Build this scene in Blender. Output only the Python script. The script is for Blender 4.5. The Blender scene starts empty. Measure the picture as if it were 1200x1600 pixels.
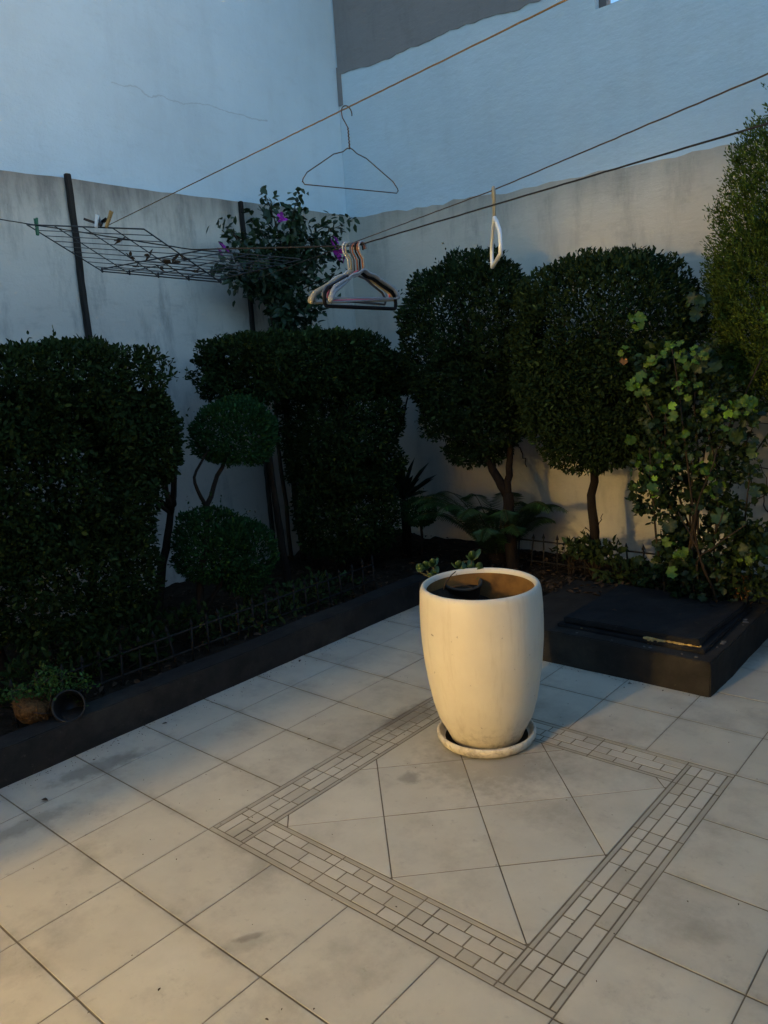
import bpy, bmesh, math, random
import numpy as np
from mathutils import Vector, Matrix

# ------------------------------------------------------------------ camera
R = np.array([[0.7557205917, 0.6515063343, -0.0665273148],
              [0.0744952474, -0.1864451738, -0.9796370018],
              [-0.6506434087, 0.7353758859, -0.1894345827]])   # rows: right, down, forward
CP = np.array([2.7947, -0.7346, 1.5376]); F = 1232.685          # photo pixels, 1200 x 1600
sc = bpy.context.scene
COL = sc.collection
cam = bpy.data.cameras.new('camera'); cam_o = bpy.data.objects.new('camera', cam); COL.objects.link(cam_o)
cam.sensor_fit = 'VERTICAL'; cam.sensor_height = 24.0; cam.lens = F / 1600 * 24
cam.clip_start = 0.05; cam.clip_end = 500
cam_o.matrix_world = Matrix(((R[0][0], -R[1][0], -R[2][0], CP[0]),
                             (R[0][1], -R[1][1], -R[2][1], CP[1]),
                             (R[0][2], -R[1][2], -R[2][2], CP[2]), (0, 0, 0, 1)))
sc.camera = cam_o

# ------------------------------------------------------------------ sky, dusk
w = bpy.data.worlds.new('World'); sc.world = w; w.use_nodes = True
nt = w.node_tree; nt.nodes.clear()
sky = nt.nodes.new('ShaderNodeTexSky'); sky.sky_type = 'NISHITA'; sky.sun_disc = False
sky.sun_elevation = math.radians(6); sky.sun_rotation = math.radians(64)
sky.air_density = 1.0; sky.dust_density = 0.4; sky.ozone_density = 3.0
bg = nt.nodes.new('ShaderNodeBackground'); bg.inputs['Strength'].default_value = 0.12
out = nt.nodes.new('ShaderNodeOutputWorld')
nt.links.new(sky.outputs[0], bg.inputs[0]); nt.links.new(bg.outputs[0], out.inputs[0])
LAMP_POWER = 188.0
sc.view_settings.view_transform = 'Standard'; sc.view_settings.look = 'None'
sc.view_settings.gamma = 1.0; sc.view_settings.use_curve_mapping = False
sc.view_settings.exposure = 2.33

# ------------------------------------------------------------------ helpers
rnd = random.Random(7); rs = np.random.RandomState(11)
def ray(x, y): return R.T @ np.array([(x - 600) / F, (y - 800) / F, 1.0])
def at(x, y, d): return CP + ray(x, y) * d
def onz(x, y, z): r = ray(x, y); return CP + r * (z - CP[2]) / r[2]
def onx(x, y, X): r = ray(x, y); return CP + r * (X - CP[0]) / r[0]
def ony(x, y, Y): r = ray(x, y); return CP + r * (Y - CP[1]) / r[1]

class MB:
    def __init__(s): s.v = []; s.f = []; s.sm = []
    def add(s, vs, fs, smooth=False):
        o = len(s.v); s.v += [tuple(map(float, q)) for q in vs]
        s.f += [tuple(o + i for i in f) for f in fs]; s.sm += [smooth] * len(fs); return s
    def box(s, a, b):
        x0, y0, z0 = a; x1, y1, z1 = b
        return s.add([(x0,y0,z0),(x1,y0,z0),(x1,y1,z0),(x0,y1,z0),(x0,y0,z1),(x1,y0,z1),(x1,y1,z1),(x0,y1,z1)],
                     [(0,3,2,1),(4,5,6,7),(0,1,5,4),(1,2,6,5),(2,3,7,6),(3,0,4,7)])
    def slab(s, poly, z0, z1, bev=0.0):           # prism with a bevelled top edge
        n = len(poly); c = np.mean(np.array(poly), axis=0)
        def inset(k):
            res = []
            for i in range(n):
                p = np.array(poly[i]); a = np.array(poly[i - 1]) - p; b = np.array(poly[(i + 1) % n]) - p
                a = a / max(np.linalg.norm(a), 1e-9); b = b / max(np.linalg.norm(b), 1e-9)
                sn = abs(a[0] * b[1] - a[1] * b[0]); m = a + b
                res.append(p + m * min(k / max(sn, .25), 4 * k))
            return res
        top = inset(bev) if bev else poly
        vs = [(p[0], p[1], z0) for p in poly] + [(p[0], p[1], z1 - bev * .6) for p in poly]
        fs = [(i, (i + 1) % n, n + (i + 1) % n, n + i) for i in range(n)]
        if bev:
            vs += [(p[0], p[1], z1) for p in top]
            fs += [(n + i, n + (i + 1) % n, 2 * n + (i + 1) % n, 2 * n + i) for i in range(n)]
            fs.append(tuple(range(2 * n, 3 * n)))
        else: fs.append(tuple(range(n, 2 * n)))
        return s.add(vs, fs)
    def tube(s, pts, rad, seg=8, closed=False, smooth=True, cap=True):
        pts = [np.array(p, float) for p in pts]; n = len(pts)
        rr = rad if hasattr(rad, '__len__') else [rad] * n
        vs = []; up = None
        for i in range(n):
            if closed: t = pts[(i + 1) % n] - pts[i - 1]
            else: t = pts[min(i + 1, n - 1)] - pts[max(i - 1, 0)]
            t = t / max(np.linalg.norm(t), 1e-9)
            if up is None: up = np.array([0, 0, 1.0]) if abs(t[2]) < .9 else np.array([1.0, 0, 0])
            u = up - t * (up @ t); u = u / max(np.linalg.norm(u), 1e-9); b = np.cross(t, u); up = u
            for k in range(seg):
                a = 2 * math.pi * k / seg; vs.append(pts[i] + rr[i] * (math.cos(a) * u + math.sin(a) * b))
        fs = []
        m = n if closed else n - 1
        for i in range(m):
            j = (i + 1) % n
            for k in range(seg): fs.append((i*seg+k, i*seg+(k+1) % seg, j*seg+(k+1) % seg, j*seg+k))
        if not closed and cap:
            fs.append(tuple(range(seg))[::-1]); fs.append(tuple((n-1)*seg + k for k in range(seg)))
        return s.add(vs, fs, smooth)
    def lathe(s, prof, seg=48, c=(0, 0, 0), smooth=True):
        vs = []; n = len(prof)
        for r, z in prof:
            for k in range(seg):
                a = 2 * math.pi * k / seg; vs.append((c[0] + r*math.cos(a), c[1] + r*math.sin(a), c[2] + z))
        fs = [(i*seg+k, i*seg+(k+1) % seg, (i+1)*seg+(k+1) % seg, (i+1)*seg+k) for i in range(n-1) for k in range(seg)]
        return s.add(vs, fs, smooth)
    def mesh(s, name):
        me = bpy.data.meshes.new(name); me.from_pydata(s.v, [], s.f)
        me.polygons.foreach_set('use_smooth', s.sm); me.update(); return me
    def build(s, name, mat, parent=None, loc=None, fix=False):
        me = s.mesh(name)
        if fix:
            bm = bmesh.new(); bm.from_mesh(me); bmesh.ops.recalc_face_normals(bm, faces=bm.faces); bm.to_mesh(me); bm.free()
        return link(name, me, mat, parent, loc)
def link(name, me, mat, parent=None, loc=None):
    if mat is not None and not me.materials: me.materials.append(mat)
    o = bpy.data.objects.new(name, me); COL.objects.link(o)
    if parent is not None: o.parent = parent
    if loc is not None: o.location = tuple(map(float, loc))
    return o
def tag(o, label=None, cat=None, group=None, kind=None):
    if label: o['label'] = label
    if cat: o['category'] = cat
    if group: o['group'] = group
    if kind: o['kind'] = kind
    return o
def empty(name, loc=(0, 0, 0), rz=0.0):
    o = bpy.data.objects.new(name, None); COL.objects.link(o); o.empty_display_size = .05
    o.location = tuple(map(float, loc)); o.rotation_euler = (0, 0, rz); return o

def sinnoise(seed, freq, n=14):
    r = np.random.RandomState(seed); k = r.normal(size=(n, 3)); k /= np.linalg.norm(k, axis=1)[:, None]
    k *= (freq * r.uniform(.6, 1.7, n))[:, None]; ph = r.uniform(0, 6.283, n)
    return lambda p: np.sin(p @ k.T * 6.283 + ph).sum(1) / math.sqrt(n / 2)

def smooth_path(pts, n=6):                        # Catmull-Rom
    P = [np.array(p, float) for p in pts]; P = [2*P[0]-P[1]] + P + [2*P[-1]-P[-2]]; res = []
    for i in range(1, len(P) - 2):
        for k in range(n):
            t = k / n
            res.append(.5*((2*P[i]) + (-P[i-1]+P[i+1])*t + (2*P[i-1]-5*P[i]+4*P[i+1]-P[i+2])*t*t + (-P[i-1]+3*P[i]-3*P[i+1]+P[i+2])*t**3))
    res.append(P[-2]); return res

def leaf_mesh(name, pos, d, nrm, L, W, fold=.18):
    """many small folded leaves as one mesh; pos, d, nrm (N,3), L, W (N,)"""
    N = len(pos); d = d / np.linalg.norm(d, axis=1)[:, None]
    s = np.cross(d, nrm); s /= np.maximum(np.linalg.norm(s, axis=1), 1e-6)[:, None]; u = np.cross(s, d)
    L = L[:, None]; W = W[:, None]
    v = np.empty((N, 6, 3))
    v[:, 0] = pos; v[:, 1] = pos + d*L*.35 + s*W*.5 + u*W*fold; v[:, 2] = pos + d*L*.72 + s*W*.36 + u*W*fold*.6
    v[:, 3] = pos + d*L - u*L*.06; v[:, 4] = pos + d*L*.72 - s*W*.36 + u*W*fold*.6; v[:, 5] = pos + d*L*.35 - s*W*.5 + u*W*fold
    base = (np.arange(N) * 6)[:, None]
    quads = np.concatenate([base + np.array([0, 1, 2, 3]), base + np.array([0, 3, 4, 5])], 1).reshape(-1, 4)
    me = bpy.data.meshes.new(name); nf = len(quads)
    me.vertices.add(N * 6); me.vertices.foreach_set('co', v.reshape(-1).astype(np.float32))
    me.loops.add(nf * 4); me.loops.foreach_set('vertex_index', quads.reshape(-1).astype(np.int32))
    me.polygons.add(nf); me.polygons.foreach_set('loop_start', (np.arange(nf) * 4).astype(np.int32))
    me.update(calc_edges=True); me.validate(); return me

def crown_points(blobs, seed, lump=.10, gap=-1.25, inner=.25):
    """blobs: (centre, half sizes, exponent, number)"""
    lo = sinnoise(seed, 2.6); hi = sinnoise(seed + 1, 5.5); P = []; Nn = []
    for c, h, p, n in blobs:
        c = np.array(c); h = np.array(h); got = 0
        while got < n:
            q = rs.uniform(-1.15, 1.15, (n * 3, 3)); x = c + q * h
            s = (np.abs(q) ** p).sum(1) ** (1 / p) / (1 + lump * .6 * lo(x) + lump * .5 * hi(x))
            shell = (s < 1) & ((s > .80) | (rs.uniform(size=len(s)) < inner))
            keep = shell & (hi(x * .8) + .4 * lo(x) > gap)
            q = q[keep][:n - got]; x = x[keep][:n - got]
            g = np.sign(q) * np.abs(q) ** (p - 1) / h; g /= np.maximum(np.linalg.norm(g, axis=1), 1e-6)[:, None]
            P.append(x); Nn.append(g); got += len(x)
    return np.concatenate(P), np.concatenate(Nn)

def foliage(name, blobs, mat, parent, seed, L=.03, W=.016, up=.35, lump=.1, gap=-1.25, rand=.8, inner=.25):
    p, g = crown_points(blobs, seed, lump, gap, inner); N = len(p)
    d = g + rand * rs.normal(size=(N, 3)) + np.array([0, 0, up])
    nr = g * .6 + .7 * rs.normal(size=(N, 3)) + np.array([0, 0, .5])
    sz = rs.uniform(.5, 1.35, N)
    m_ = min(160, N // 90); ii = rs.randint(0, N, m_); K_ = 6; tt_ = np.tile(np.linspace(.1, 1, K_), m_)[:, None]
    a_ = np.repeat(g[ii] * .8 + np.array([0, 0, .5]) + .3 * rs.normal(size=(m_, 3)), K_, 0); ln_ = np.repeat(rs.uniform(.03, .085, m_), K_)[:, None]
    p = np.concatenate([p, np.repeat(p[ii], K_, 0) + a_ * ln_ * tt_]); d = np.concatenate([d, a_ + .8 * rs.normal(size=a_.shape)])
    nr = np.concatenate([nr, rs.normal(size=a_.shape) * .5 + np.array([0, 0, 1.])]); sz = np.concatenate([sz, rs.uniform(.6, 1.0, len(a_))]); N = len(p)
    me = leaf_mesh(name, p, d, nr, L * sz, W * sz * rs.uniform(.8, 1.15, N))
    return link(name, me, mat, parent)

# ------------------------------------------------------------------ materials
def mat(name, col, rough=.6, spec=.3, metal=0.0):
    m = bpy.data.materials.new(name); m.use_nodes = True; b = m.node_tree.nodes['Principled BSDF']
    b.inputs['Base Color'].default_value = (*col, 1); b.inputs['Roughness'].default_value = rough
    b.inputs['Specular IOR Level'].default_value = spec; b.inputs['Metallic'].default_value = metal
    return m
class NT:
    def __init__(s, m): s.m = m; s.t = m.node_tree; s.b = s.t.nodes['Principled BSDF']
    def n(s, typ, **kw):
        x = s.t.nodes.new(typ)
        for k, v in kw.items():
            if k.startswith('i_'): x.inputs[k[2:].replace('_', ' ')].default_value = v
            else: setattr(x, k, v)
        return x
    def l(s, a, b): s.t.links.new(a, b)
    def noise(s, vec, scale, detail=5, rough=.6):
        x = s.n('ShaderNodeTexNoise'); x.inputs['Scale'].default_value = scale; x.inputs['Detail'].default_value = detail
        x.inputs['Roughness'].default_value = rough; s.l(vec, x.inputs['Vector']); return x.outputs['Fac']
    def ramp(s, fac, stops):
        x = s.n('ShaderNodeValToRGB'); e = x.color_ramp.elements
        while len(e) < len(stops): e.new(.5)
        for i, (p, c) in enumerate(stops):
            e[i].position = p; e[i].color = (*c, 1) if hasattr(c, '__len__') else (c, c, c, 1)
        s.l(fac, x.inputs[0]); return x.outputs[0]
    def mix(s, fac, a, b, mode='MIX'):
        x = s.n('ShaderNodeMix', data_type='RGBA', blend_type=mode)
        for k, v in ((0, fac), (6, a), (7, b)):
            if hasattr(v, 'is_linked') or isinstance(v, bpy.types.NodeSocket): s.l(v, x.inputs[k])
            else: x.inputs[k].default_value = v if k == 0 else (*v, 1)
        return x.outputs[2]
    def math(s, op, a, b=0.0, c=None):
        x = s.n('ShaderNodeMath', operation=op)
        for k, v in enumerate((a, b) if c is None else (a, b, c)):
            if isinstance(v, bpy.types.NodeSocket): s.l(v, x.inputs[k])
            else: x.inputs[k].default_value = v
        return x.outputs[0]
    def bump(s, h, strength=.3, dist=.01):
        x = s.n('ShaderNodeBump'); x.inputs['Strength'].default_value = strength; x.inputs['Distance'].default_value = dist
        s.l(h, x.inputs['Height']); s.l(x.outputs[0], s.b.inputs['Normal'])
    def pos(s): return s.n('ShaderNodeNewGeometry').outputs['Position']
    def scaled(s, vec, sc_):
        x = s.n('ShaderNodeMapping'); x.inputs['Scale'].default_value = sc_; s.l(vec, x.inputs['Vector']); return x.outputs[0]
    def color(s, c): s.l(c, s.b.inputs['Base Color'])

def plaster(name, col, dirt, streak=.5, ztop=None, grime=0.0, crack=None, bumps=.25):
    m = mat(name, col, .9, .15); k = NT(m); P = k.pos()
    big = k.noise(P, 1.1, 6, .65); st = k.noise(k.scaled(P, (3.2, 3.2, .8)), 1.5, 7, .7); fine = k.noise(P, 60, 4)
    c = k.mix(k.ramp(big, [(.35, 0.), (.75, 1.)]), col, tuple(.86 * x for x in col))
    c = k.mix(k.math('MULTIPLY', k.ramp(st, [(.52, 0.), (.78, 1.)]), streak), c, dirt)
    if ztop:
        sep = k.n('ShaderNodeSeparateXYZ'); k.l(P, sep.inputs[0])
        wv = k.math('ADD', sep.outputs[2], k.math('MULTIPLY', st, .5))
        g = k.n('ShaderNodeMapRange'); g.inputs[1].default_value = ztop + .02; g.inputs[2].default_value = ztop + .32
        k.l(wv, g.inputs[0])
        c = k.mix(k.math('MULTIPLY', g.outputs[0], grime), c, dirt)
    mott = k.noise(k.scaled(P, (1, 1, 2.2)), 4.5, 8, .72)
    c = k.mix(k.math('MULTIPLY', k.ramp(mott, [(.55, 0.), (.72, 1.)]), .28), c, dirt)
    spk = k.noise(P, 34, 3, .6)
    c = k.mix(k.math('MULTIPLY', k.ramp(spk, [(.70, 0.), (.78, 1.)]), .4), c, dirt)
    h = k.math('ADD', k.math('MULTIPLY', fine, .35), k.noise(k.scaled(P, (1, 1, 2.5)), 9, 6, .65))
    if crack:
        sep = k.n('ShaderNodeSeparateXYZ'); k.l(P, sep.inputs[0])
        wob = k.math('MULTIPLY', k.math('SUBTRACT', k.noise(P, 3.2, 6), .5), .16)
        dz = k.math('ABSOLUTE', k.math('SUBTRACT', k.math('ADD', sep.outputs[2], wob), crack[0]))
        ln = k.n('ShaderNodeMapRange'); ln.inputs[1].default_value = .0065; ln.inputs[2].default_value = .0; k.l(dz, ln.inputs[0])
        a = k.math('GREATER_THAN', sep.outputs[1], crack[1]); b = k.math('LESS_THAN', sep.outputs[1], crack[2])
        f = k.math('MULTIPLY', ln.outputs[0], k.math('MULTIPLY', a, b))
        c = k.mix(k.math('MULTIPLY', f, .95), c, dirt)
    k.color(c); k.bump(h, bumps, .012); return m

def tile_mat(name, ca, cb, stain=1.0, edge=False):
    m = mat(name, ca, .42, .4); k = NT(m); P = k.pos()
    ri = k.n('ShaderNodeObjectInfo').outputs['Random']
    off = k.n('ShaderNodeVectorMath', operation='ADD'); k.l(P, off.inputs[0]); cmb = k.n('ShaderNodeCombineXYZ')
    k.l(k.math('MULTIPLY', ri, 37.), cmb.inputs[0]); k.l(k.math('MULTIPLY', ri, 91.), cmb.inputs[1]); k.l(cmb.outputs[0], off.inputs[1])
    cloud = k.noise(off.outputs[0], 5.5, 7, .62)
    c = k.mix(k.ramp(cloud, [(.3, 0.), (.72, 1.)]), ca, cb)
    c = k.mix(k.math('MULTIPLY', ri, .28), c, tuple(.72 * x for x in ca))
    dirt = k.noise(P, 2.3, 8, .7)
    c = k.mix(k.math('MULTIPLY', k.ramp(dirt, [(.5, 0.), (.74, 1.)]), .52 * stain), c, (.19, .16, .12))
    sp = k.noise(P, 26, 6, .7)
    c = k.mix(k.math('MULTIPLY', k.ramp(sp, [(.60, 0.), (.78, 1.)]), .35 * stain), c, (.12, .10, .08))
    if edge:
        sx = k.n('ShaderNodeSeparateXYZ'); k.l(k.n('ShaderNodeTexCoord').outputs['Object'], sx.inputs[0])
        for ax_i, w0, amt in ((1, .135, .55), (0, .150, .35)):
            mr = k.n('ShaderNodeMapRange'); mr.inputs[1].default_value = w0; mr.inputs[2].default_value = .166; k.l(k.math('ABSOLUTE', sx.outputs[ax_i]), mr.inputs[0])
            nz_ = k.ramp(k.noise(P, 7, 6, .7), [(.40, 0.), (.66, 1.)])
            c = k.mix(k.math('MULTIPLY', k.math('MULTIPLY', mr.outputs[0], nz_), amt), c, (.19, .16, .115))
    # a few smears and the dirty ring round the planter, each with its own place and shape
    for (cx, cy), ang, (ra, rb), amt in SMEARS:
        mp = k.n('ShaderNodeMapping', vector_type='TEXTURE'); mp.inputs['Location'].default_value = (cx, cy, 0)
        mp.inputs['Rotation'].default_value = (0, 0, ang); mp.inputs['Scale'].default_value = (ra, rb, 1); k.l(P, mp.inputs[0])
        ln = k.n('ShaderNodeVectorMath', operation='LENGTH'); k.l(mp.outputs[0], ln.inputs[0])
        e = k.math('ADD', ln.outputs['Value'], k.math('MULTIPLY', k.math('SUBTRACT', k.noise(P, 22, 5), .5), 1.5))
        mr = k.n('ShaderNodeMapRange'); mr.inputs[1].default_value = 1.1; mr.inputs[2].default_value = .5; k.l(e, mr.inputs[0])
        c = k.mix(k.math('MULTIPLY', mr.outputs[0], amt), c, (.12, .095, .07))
    k.color(c)
    rr = k.n('ShaderNodeMapRange'); rr.inputs[3].default_value = .38; rr.inputs[4].default_value = .62; k.l(dirt, rr.inputs[0])
    k.l(rr.outputs[0], k.b.inputs['Roughness']); k.bump(cloud, .06, .004); return m

def noisy(name, ca, cb, scale=12, rough=.7, spec=.3, bump=.3, stretch=(1, 1, 1), bscale=None, dist=.004):
    m = mat(name, ca, rough, spec); k = NT(m)
    tc = k.n('ShaderNodeTexCoord').outputs['Object']; v = k.scaled(tc, stretch)
    n1 = k.noise(v, scale, 6, .65); k.color(k.mix(k.ramp(n1, [(.35, 0.), (.68, 1.)]), ca, cb))
    k.bump(k.noise(v, bscale or scale * 2.5, 5), bump, dist); return m

def dusty(name, ca, cb, dust):
    m = noisy(name, ca, cb, 7, .8, .2, .6, dist=.006); k = NT(m); P = k.pos(); old = k.b.inputs['Base Color'].links[0].from_socket
    c = k.mix(k.math('MULTIPLY', k.ramp(k.noise(P, 3.1, 8, .72), [(.50, 0.), (.72, 1.)]), .55), old, dust)
    c = k.mix(k.math('MULTIPLY', k.ramp(k.noise(P, 21, 6, .75), [(.62, 0.), (.70, 1.)]), .5), c, tuple(1.5 * q for q in dust))
    k.color(c); return m

def leafmat(name, cols, rough=.65, spec=.10, trans=.12):
    m = mat(name, cols[0], rough, spec); k = NT(m)
    g = k.n('ShaderNodeNewGeometry'); ob = k.n('ShaderNodeObjectInfo')
    f = k.math('FRACT', k.math('ADD', g.outputs['Random Per Island'], ob.outputs['Random']))
    n = len(cols); c = k.ramp(f, [(.93 * i / (n - 1), cols[i]) for i in range(n)] + [(.97, tuple(min(.5, 2.6 * q) for q in cols[-1]))])  # last stop: pale flecks, dead bits and leaf glints painted into the colour
    k.color(c)
    tr = k.n('ShaderNodeBsdfTranslucent'); k.l(c, tr.inputs[0]); mx = k.n('ShaderNodeMixShader'); mx.inputs[0].default_value = trans
    o = k.t.nodes['Material Output']; k.l(k.b.outputs[0], mx.inputs[1]); k.l(tr.outputs[0], mx.inputs[2]); k.l(mx.outputs[0], o.inputs[0])
    return m

def glaze(name):
    m = noisy(name, (.74, .675, .54), (.66, .59, .46), 3.2, .42, .45, .12, bscale=14); k = NT(m); old = k.b.inputs['Base Color'].links[0].from_socket
    tc = k.n('ShaderNodeTexCoord').outputs['Object']; sx = k.n('ShaderNodeSeparateXYZ'); k.l(tc, sx.inputs[0])
    st = k.noise(k.scaled(tc, (9, 9, .9)), 2.2, 7, .7)
    c = k.mix(k.math('MULTIPLY', k.ramp(st, [(.52, 0.), (.74, 1.)]), .38), old, (.42, .33, .19))
    mr = k.n('ShaderNodeMapRange'); mr.inputs[1].default_value = .14; mr.inputs[2].default_value = .0; k.l(sx.outputs[2], mr.inputs[0])
    sp = k.ramp(k.noise(tc, 30, 6, .7), [(.48, 0.), (.62, 1.)])
    c = k.mix(k.math('MULTIPLY', k.math('MULTIPLY', mr.outputs[0], sp), .6), c, (.20, .14, .08))
    dk = k.ramp(k.noise(tc, 44, 2, .5), [(.735, 0.), (.77, 1.)])
    c = k.mix(k.math('MULTIPLY', dk, .7), c, (.16, .12, .08)); k.color(c)
    rr = k.n('ShaderNodeMapRange'); rr.inputs[3].default_value = .34; rr.inputs[4].default_value = .62; k.l(st, rr.inputs[0]); k.l(rr.outputs[0], k.b.inputs['Roughness'])
    return m
T = 0.33
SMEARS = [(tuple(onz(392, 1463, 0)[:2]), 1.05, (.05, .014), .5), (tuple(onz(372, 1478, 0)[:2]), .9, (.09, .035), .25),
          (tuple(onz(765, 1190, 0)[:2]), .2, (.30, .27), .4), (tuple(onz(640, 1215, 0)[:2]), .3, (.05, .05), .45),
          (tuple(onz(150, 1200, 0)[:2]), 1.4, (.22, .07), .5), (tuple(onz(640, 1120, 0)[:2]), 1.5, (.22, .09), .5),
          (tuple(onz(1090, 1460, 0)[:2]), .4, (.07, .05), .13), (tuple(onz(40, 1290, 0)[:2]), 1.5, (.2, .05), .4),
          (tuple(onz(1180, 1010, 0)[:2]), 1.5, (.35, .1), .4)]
M = dict(
    wall_up=plaster('pale_blue_plaster', (.535, .665, .745), (.38, .465, .52), .30, crack=(3.28, 2.2, 3.45), bumps=.55),
    wall_low=plaster('weathered_grey_plaster', (.61, .565, .49), (.17, .165, .15), .85, ztop=2.69, grime=.9, bumps=.4),
    wall_low_r=plaster('weathered_beige_plaster', (.63, .585, .50), (.22, .21, .19), .55, ztop=2.62, grime=.6, bumps=.4),
    grey=plaster('bare_grey_render', (.24, .235, .235), (.13, .13, .13), .5, bumps=.5),
    house=plaster('cream_render', (.60, .56, .50), (.35, .33, .3), .3),
    tile=tile_mat('floor_tile', (.60, .565, .455), (.49, .455, .365), 1.15, True),
    tile_diag=tile_mat('diagonal_tile', (.60, .565, .455), (.49, .455, .365), 1.1),
    brick_a=tile_mat('mosaic_pale', (.59, .555, .45), (.51, .475, .38), .8),
    brick_b=tile_mat('mosaic_tan', (.51, .465, .36), (.44, .40, .305), .8),
    brick_c=tile_mat('mosaic_beige', (.55, .51, .405), (.475, .435, .34), .8),
    strip=tile_mat('mosaic_strip', (.46, .415, .32), (.39, .35, .265), .8),
    grout=noisy('grout', (.13, .103, .068), (.24, .20, .14), 8, .9, .1, .4),
    curb=dusty('curb_paint', (.019, .017, .015), (.034, .030, .026), (.075, .063, .048)),
    lid=dusty('lid_slab', (.011, .011, .012), (.022, .021, .021), (.05, .044, .037)),
    foam=noisy('yellow_foam', (.62, .46, .19), (.45, .31, .11), 30, .9, .1, .8, dist=.006),
    soil=noisy('soil', (.022, .016, .011), (.045, .033, .022), 14, .95, .05, 1.0, dist=.03),
    pot=glaze('cream_glaze'),
    pot_in=noisy('pot_inside', (.24, .13, .045), (.13, .07, .028), 9, .9, .1, .4),
    wood_dark=noisy('dark_post_wood', (.018, .016, .015), (.04, .035, .03), 6, .85, .15, .7, (6, 6, .7)),
    bark=noisy('bark', (.032, .022, .015), (.018, .012, .009), 9, .9, .1, 1.0, (4, 4, 1), dist=.008),
    rope_tan=noisy('tan_rope', (.25, .17, .085), (.17, .115, .06), 90, .9, .1, .6, dist=.001),
    rope_grey=noisy('brown_rope', (.085, .065, .05), (.06, .047, .038), 90, .9, .1, .6, dist=.001),
    rope_dark=noisy('dark_rope', (.018, .018, .02), (.03, .028, .028), 90, .8, .2, .6, dist=.001),
    wire=mat('coated_wire', (.012, .013, .015), .45, .4),
    wire_rust=noisy('rusty_wire', (.10, .05, .025), (.05, .03, .02), 40, .6, .3, .2),
    p_black=mat('black_plastic', (.006, .006, .007), .5, .12), p_white=mat('white_plastic', (.72, .73, .72), .4, .45),
    p_cream=mat('cream_plastic', (.27, .245, .175), .45, .3), p_pink=mat('pink_plastic', (.60, .10, .14), .4, .45),
    p_grey=mat('grey_plastic', (.07, .075, .085), .42, .4), p_lgrey=mat('light_grey_plastic', (.24, .255, .27), .42, .4),
    p_dim=mat('dimmed_white_plastic', (.42, .43, .43), .45, .3),  # white plastic darkened, weaker lamp light on the bunch put into the colour
    p_dull=mat('dull_plastic', (.05, .045, .038), .7, .1),
    p_orange=mat('faded_orange_plastic', (.28, .10, .055), .45, .3), p_green=mat('green_plastic', (.012, .12, .065), .45, .4),
    pin_wood=noisy('pin_wood', (.38, .24, .09), (.28, .17, .06), 30, .7, .2, .2, (1, 1, 6)),
    pin_brown=mat('dark_brown_plastic', (.03, .018, .012), .5, .4),
    steel=mat('steel', (.5, .5, .52), .35, .5, 1.0),
    black_pot=mat('black_nursery_plastic', (.012, .012, .012), .5, .4),
    coco=noisy('coco_fibre', (.20, .105, .04), (.07, .036, .016), 55, .95, .1, 1.0, dist=.01),
    dry=noisy('dry_leaf', (.075, .045, .025), (.04, .026, .016), 20, .8, .2, .3),
    dry_o=noisy('dry_orange_leaf', (.20, .09, .028), (.12, .055, .02), 20, .8, .2, .3),
    hedge=leafmat('hedge_leaf', [(.013, .025, .006), (.020, .036, .008), (.015, .029, .007), (.026, .040, .010)]),
    topiary=leafmat('topiary_leaf', [(.014, .042, .012), (.021, .060, .016), (.017, .049, .014)]),
    ficus=leafmat('ficus_leaf', [(.013, .025, .008), (.020, .037, .010), (.015, .029, .008), (.026, .040, .012)]),
    cypress=leafmat('cypress_leaf', [(.058, .092, .012), (.088, .130, .016), (.040, .068, .010), (.066, .085, .014)], .7, .15),
    boug=leafmat('bougainvillea_leaf', [(.016, .034, .015), (.024, .048, .019), (.019, .040, .017)], .45, .4),
    bract=leafmat('magenta_bract', [(.20, .012, .20), (.30, .02, .26), (.25, .015, .22)], .6, .2, .25),
    vine=leafmat('geranium_leaf', [(.075, .135, .010), (.11, .185, .012), (.055, .10, .009), (.09, .155, .012)], .5, .35, .2),
    vine_dark=leafmat('dark_round_leaf', [(.018, .034, .006), (.027, .046, .008), (.014, .028, .007)], .5, .35, .15),
    cycad=leafmat('cycad_leaf', [(.026, .062, .014), (.038, .085, .018), (.034, .074, .016)], .45, .4, .1),
    agave=leafmat('agave_leaf', [(.008, .017, .008), (.012, .022, .010)], .5, .3, .03),
    ground=leafmat('low_leaf', [(.03, .05, .014), (.045, .065, .018), (.025, .04, .014)]),
    herb=leafmat('herb_leaf', [(.045, .10, .018), (.06, .13, .02), (.035, .08, .016)], .55, .3, .2),
    succ=leafmat('succulent_leaf', [(.035, .075, .022), (.055, .10, .028), (.042, .088, .024)], .4, .45, .08),
    stem=noisy('green_stem', (.09, .085, .035), (.06, .05, .02), 20, .7, .2, .2),
    stem_brown=noisy('woody_stem', (.055, .035, .02), (.035, .023, .014), 20, .8, .2, .4),
    flake=noisy('flake', (.16, .15, .14), (.08, .075, .07), 20, .9, .1, .3),
    frame=mat('window_frame_metal', (.10, .10, .11), .5, .4),
)
gl = bpy.data.materials.new('window_glass'); gl.use_nodes = True; b = gl.node_tree.nodes['Principled BSDF']
b.inputs['Base Color'].default_value = (1, 1, 1, 1); b.inputs['Roughness'].default_value = 0; b.inputs['Transmission Weight'].default_value = 1; b.inputs['IOR'].default_value = 1.05
M['glass'] = gl
em = bpy.data.materials.new('lamp_globe'); em.use_nodes = True; b = em.node_tree.nodes['Principled BSDF']
b.inputs['Base Color'].default_value = (.8, .75, .65, 1); b.inputs['Emission Color'].default_value = (1.0, .67, .21, 1)
b.inputs['Emission Strength'].default_value = LAMP_POWER; M['globe'] = em

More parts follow.
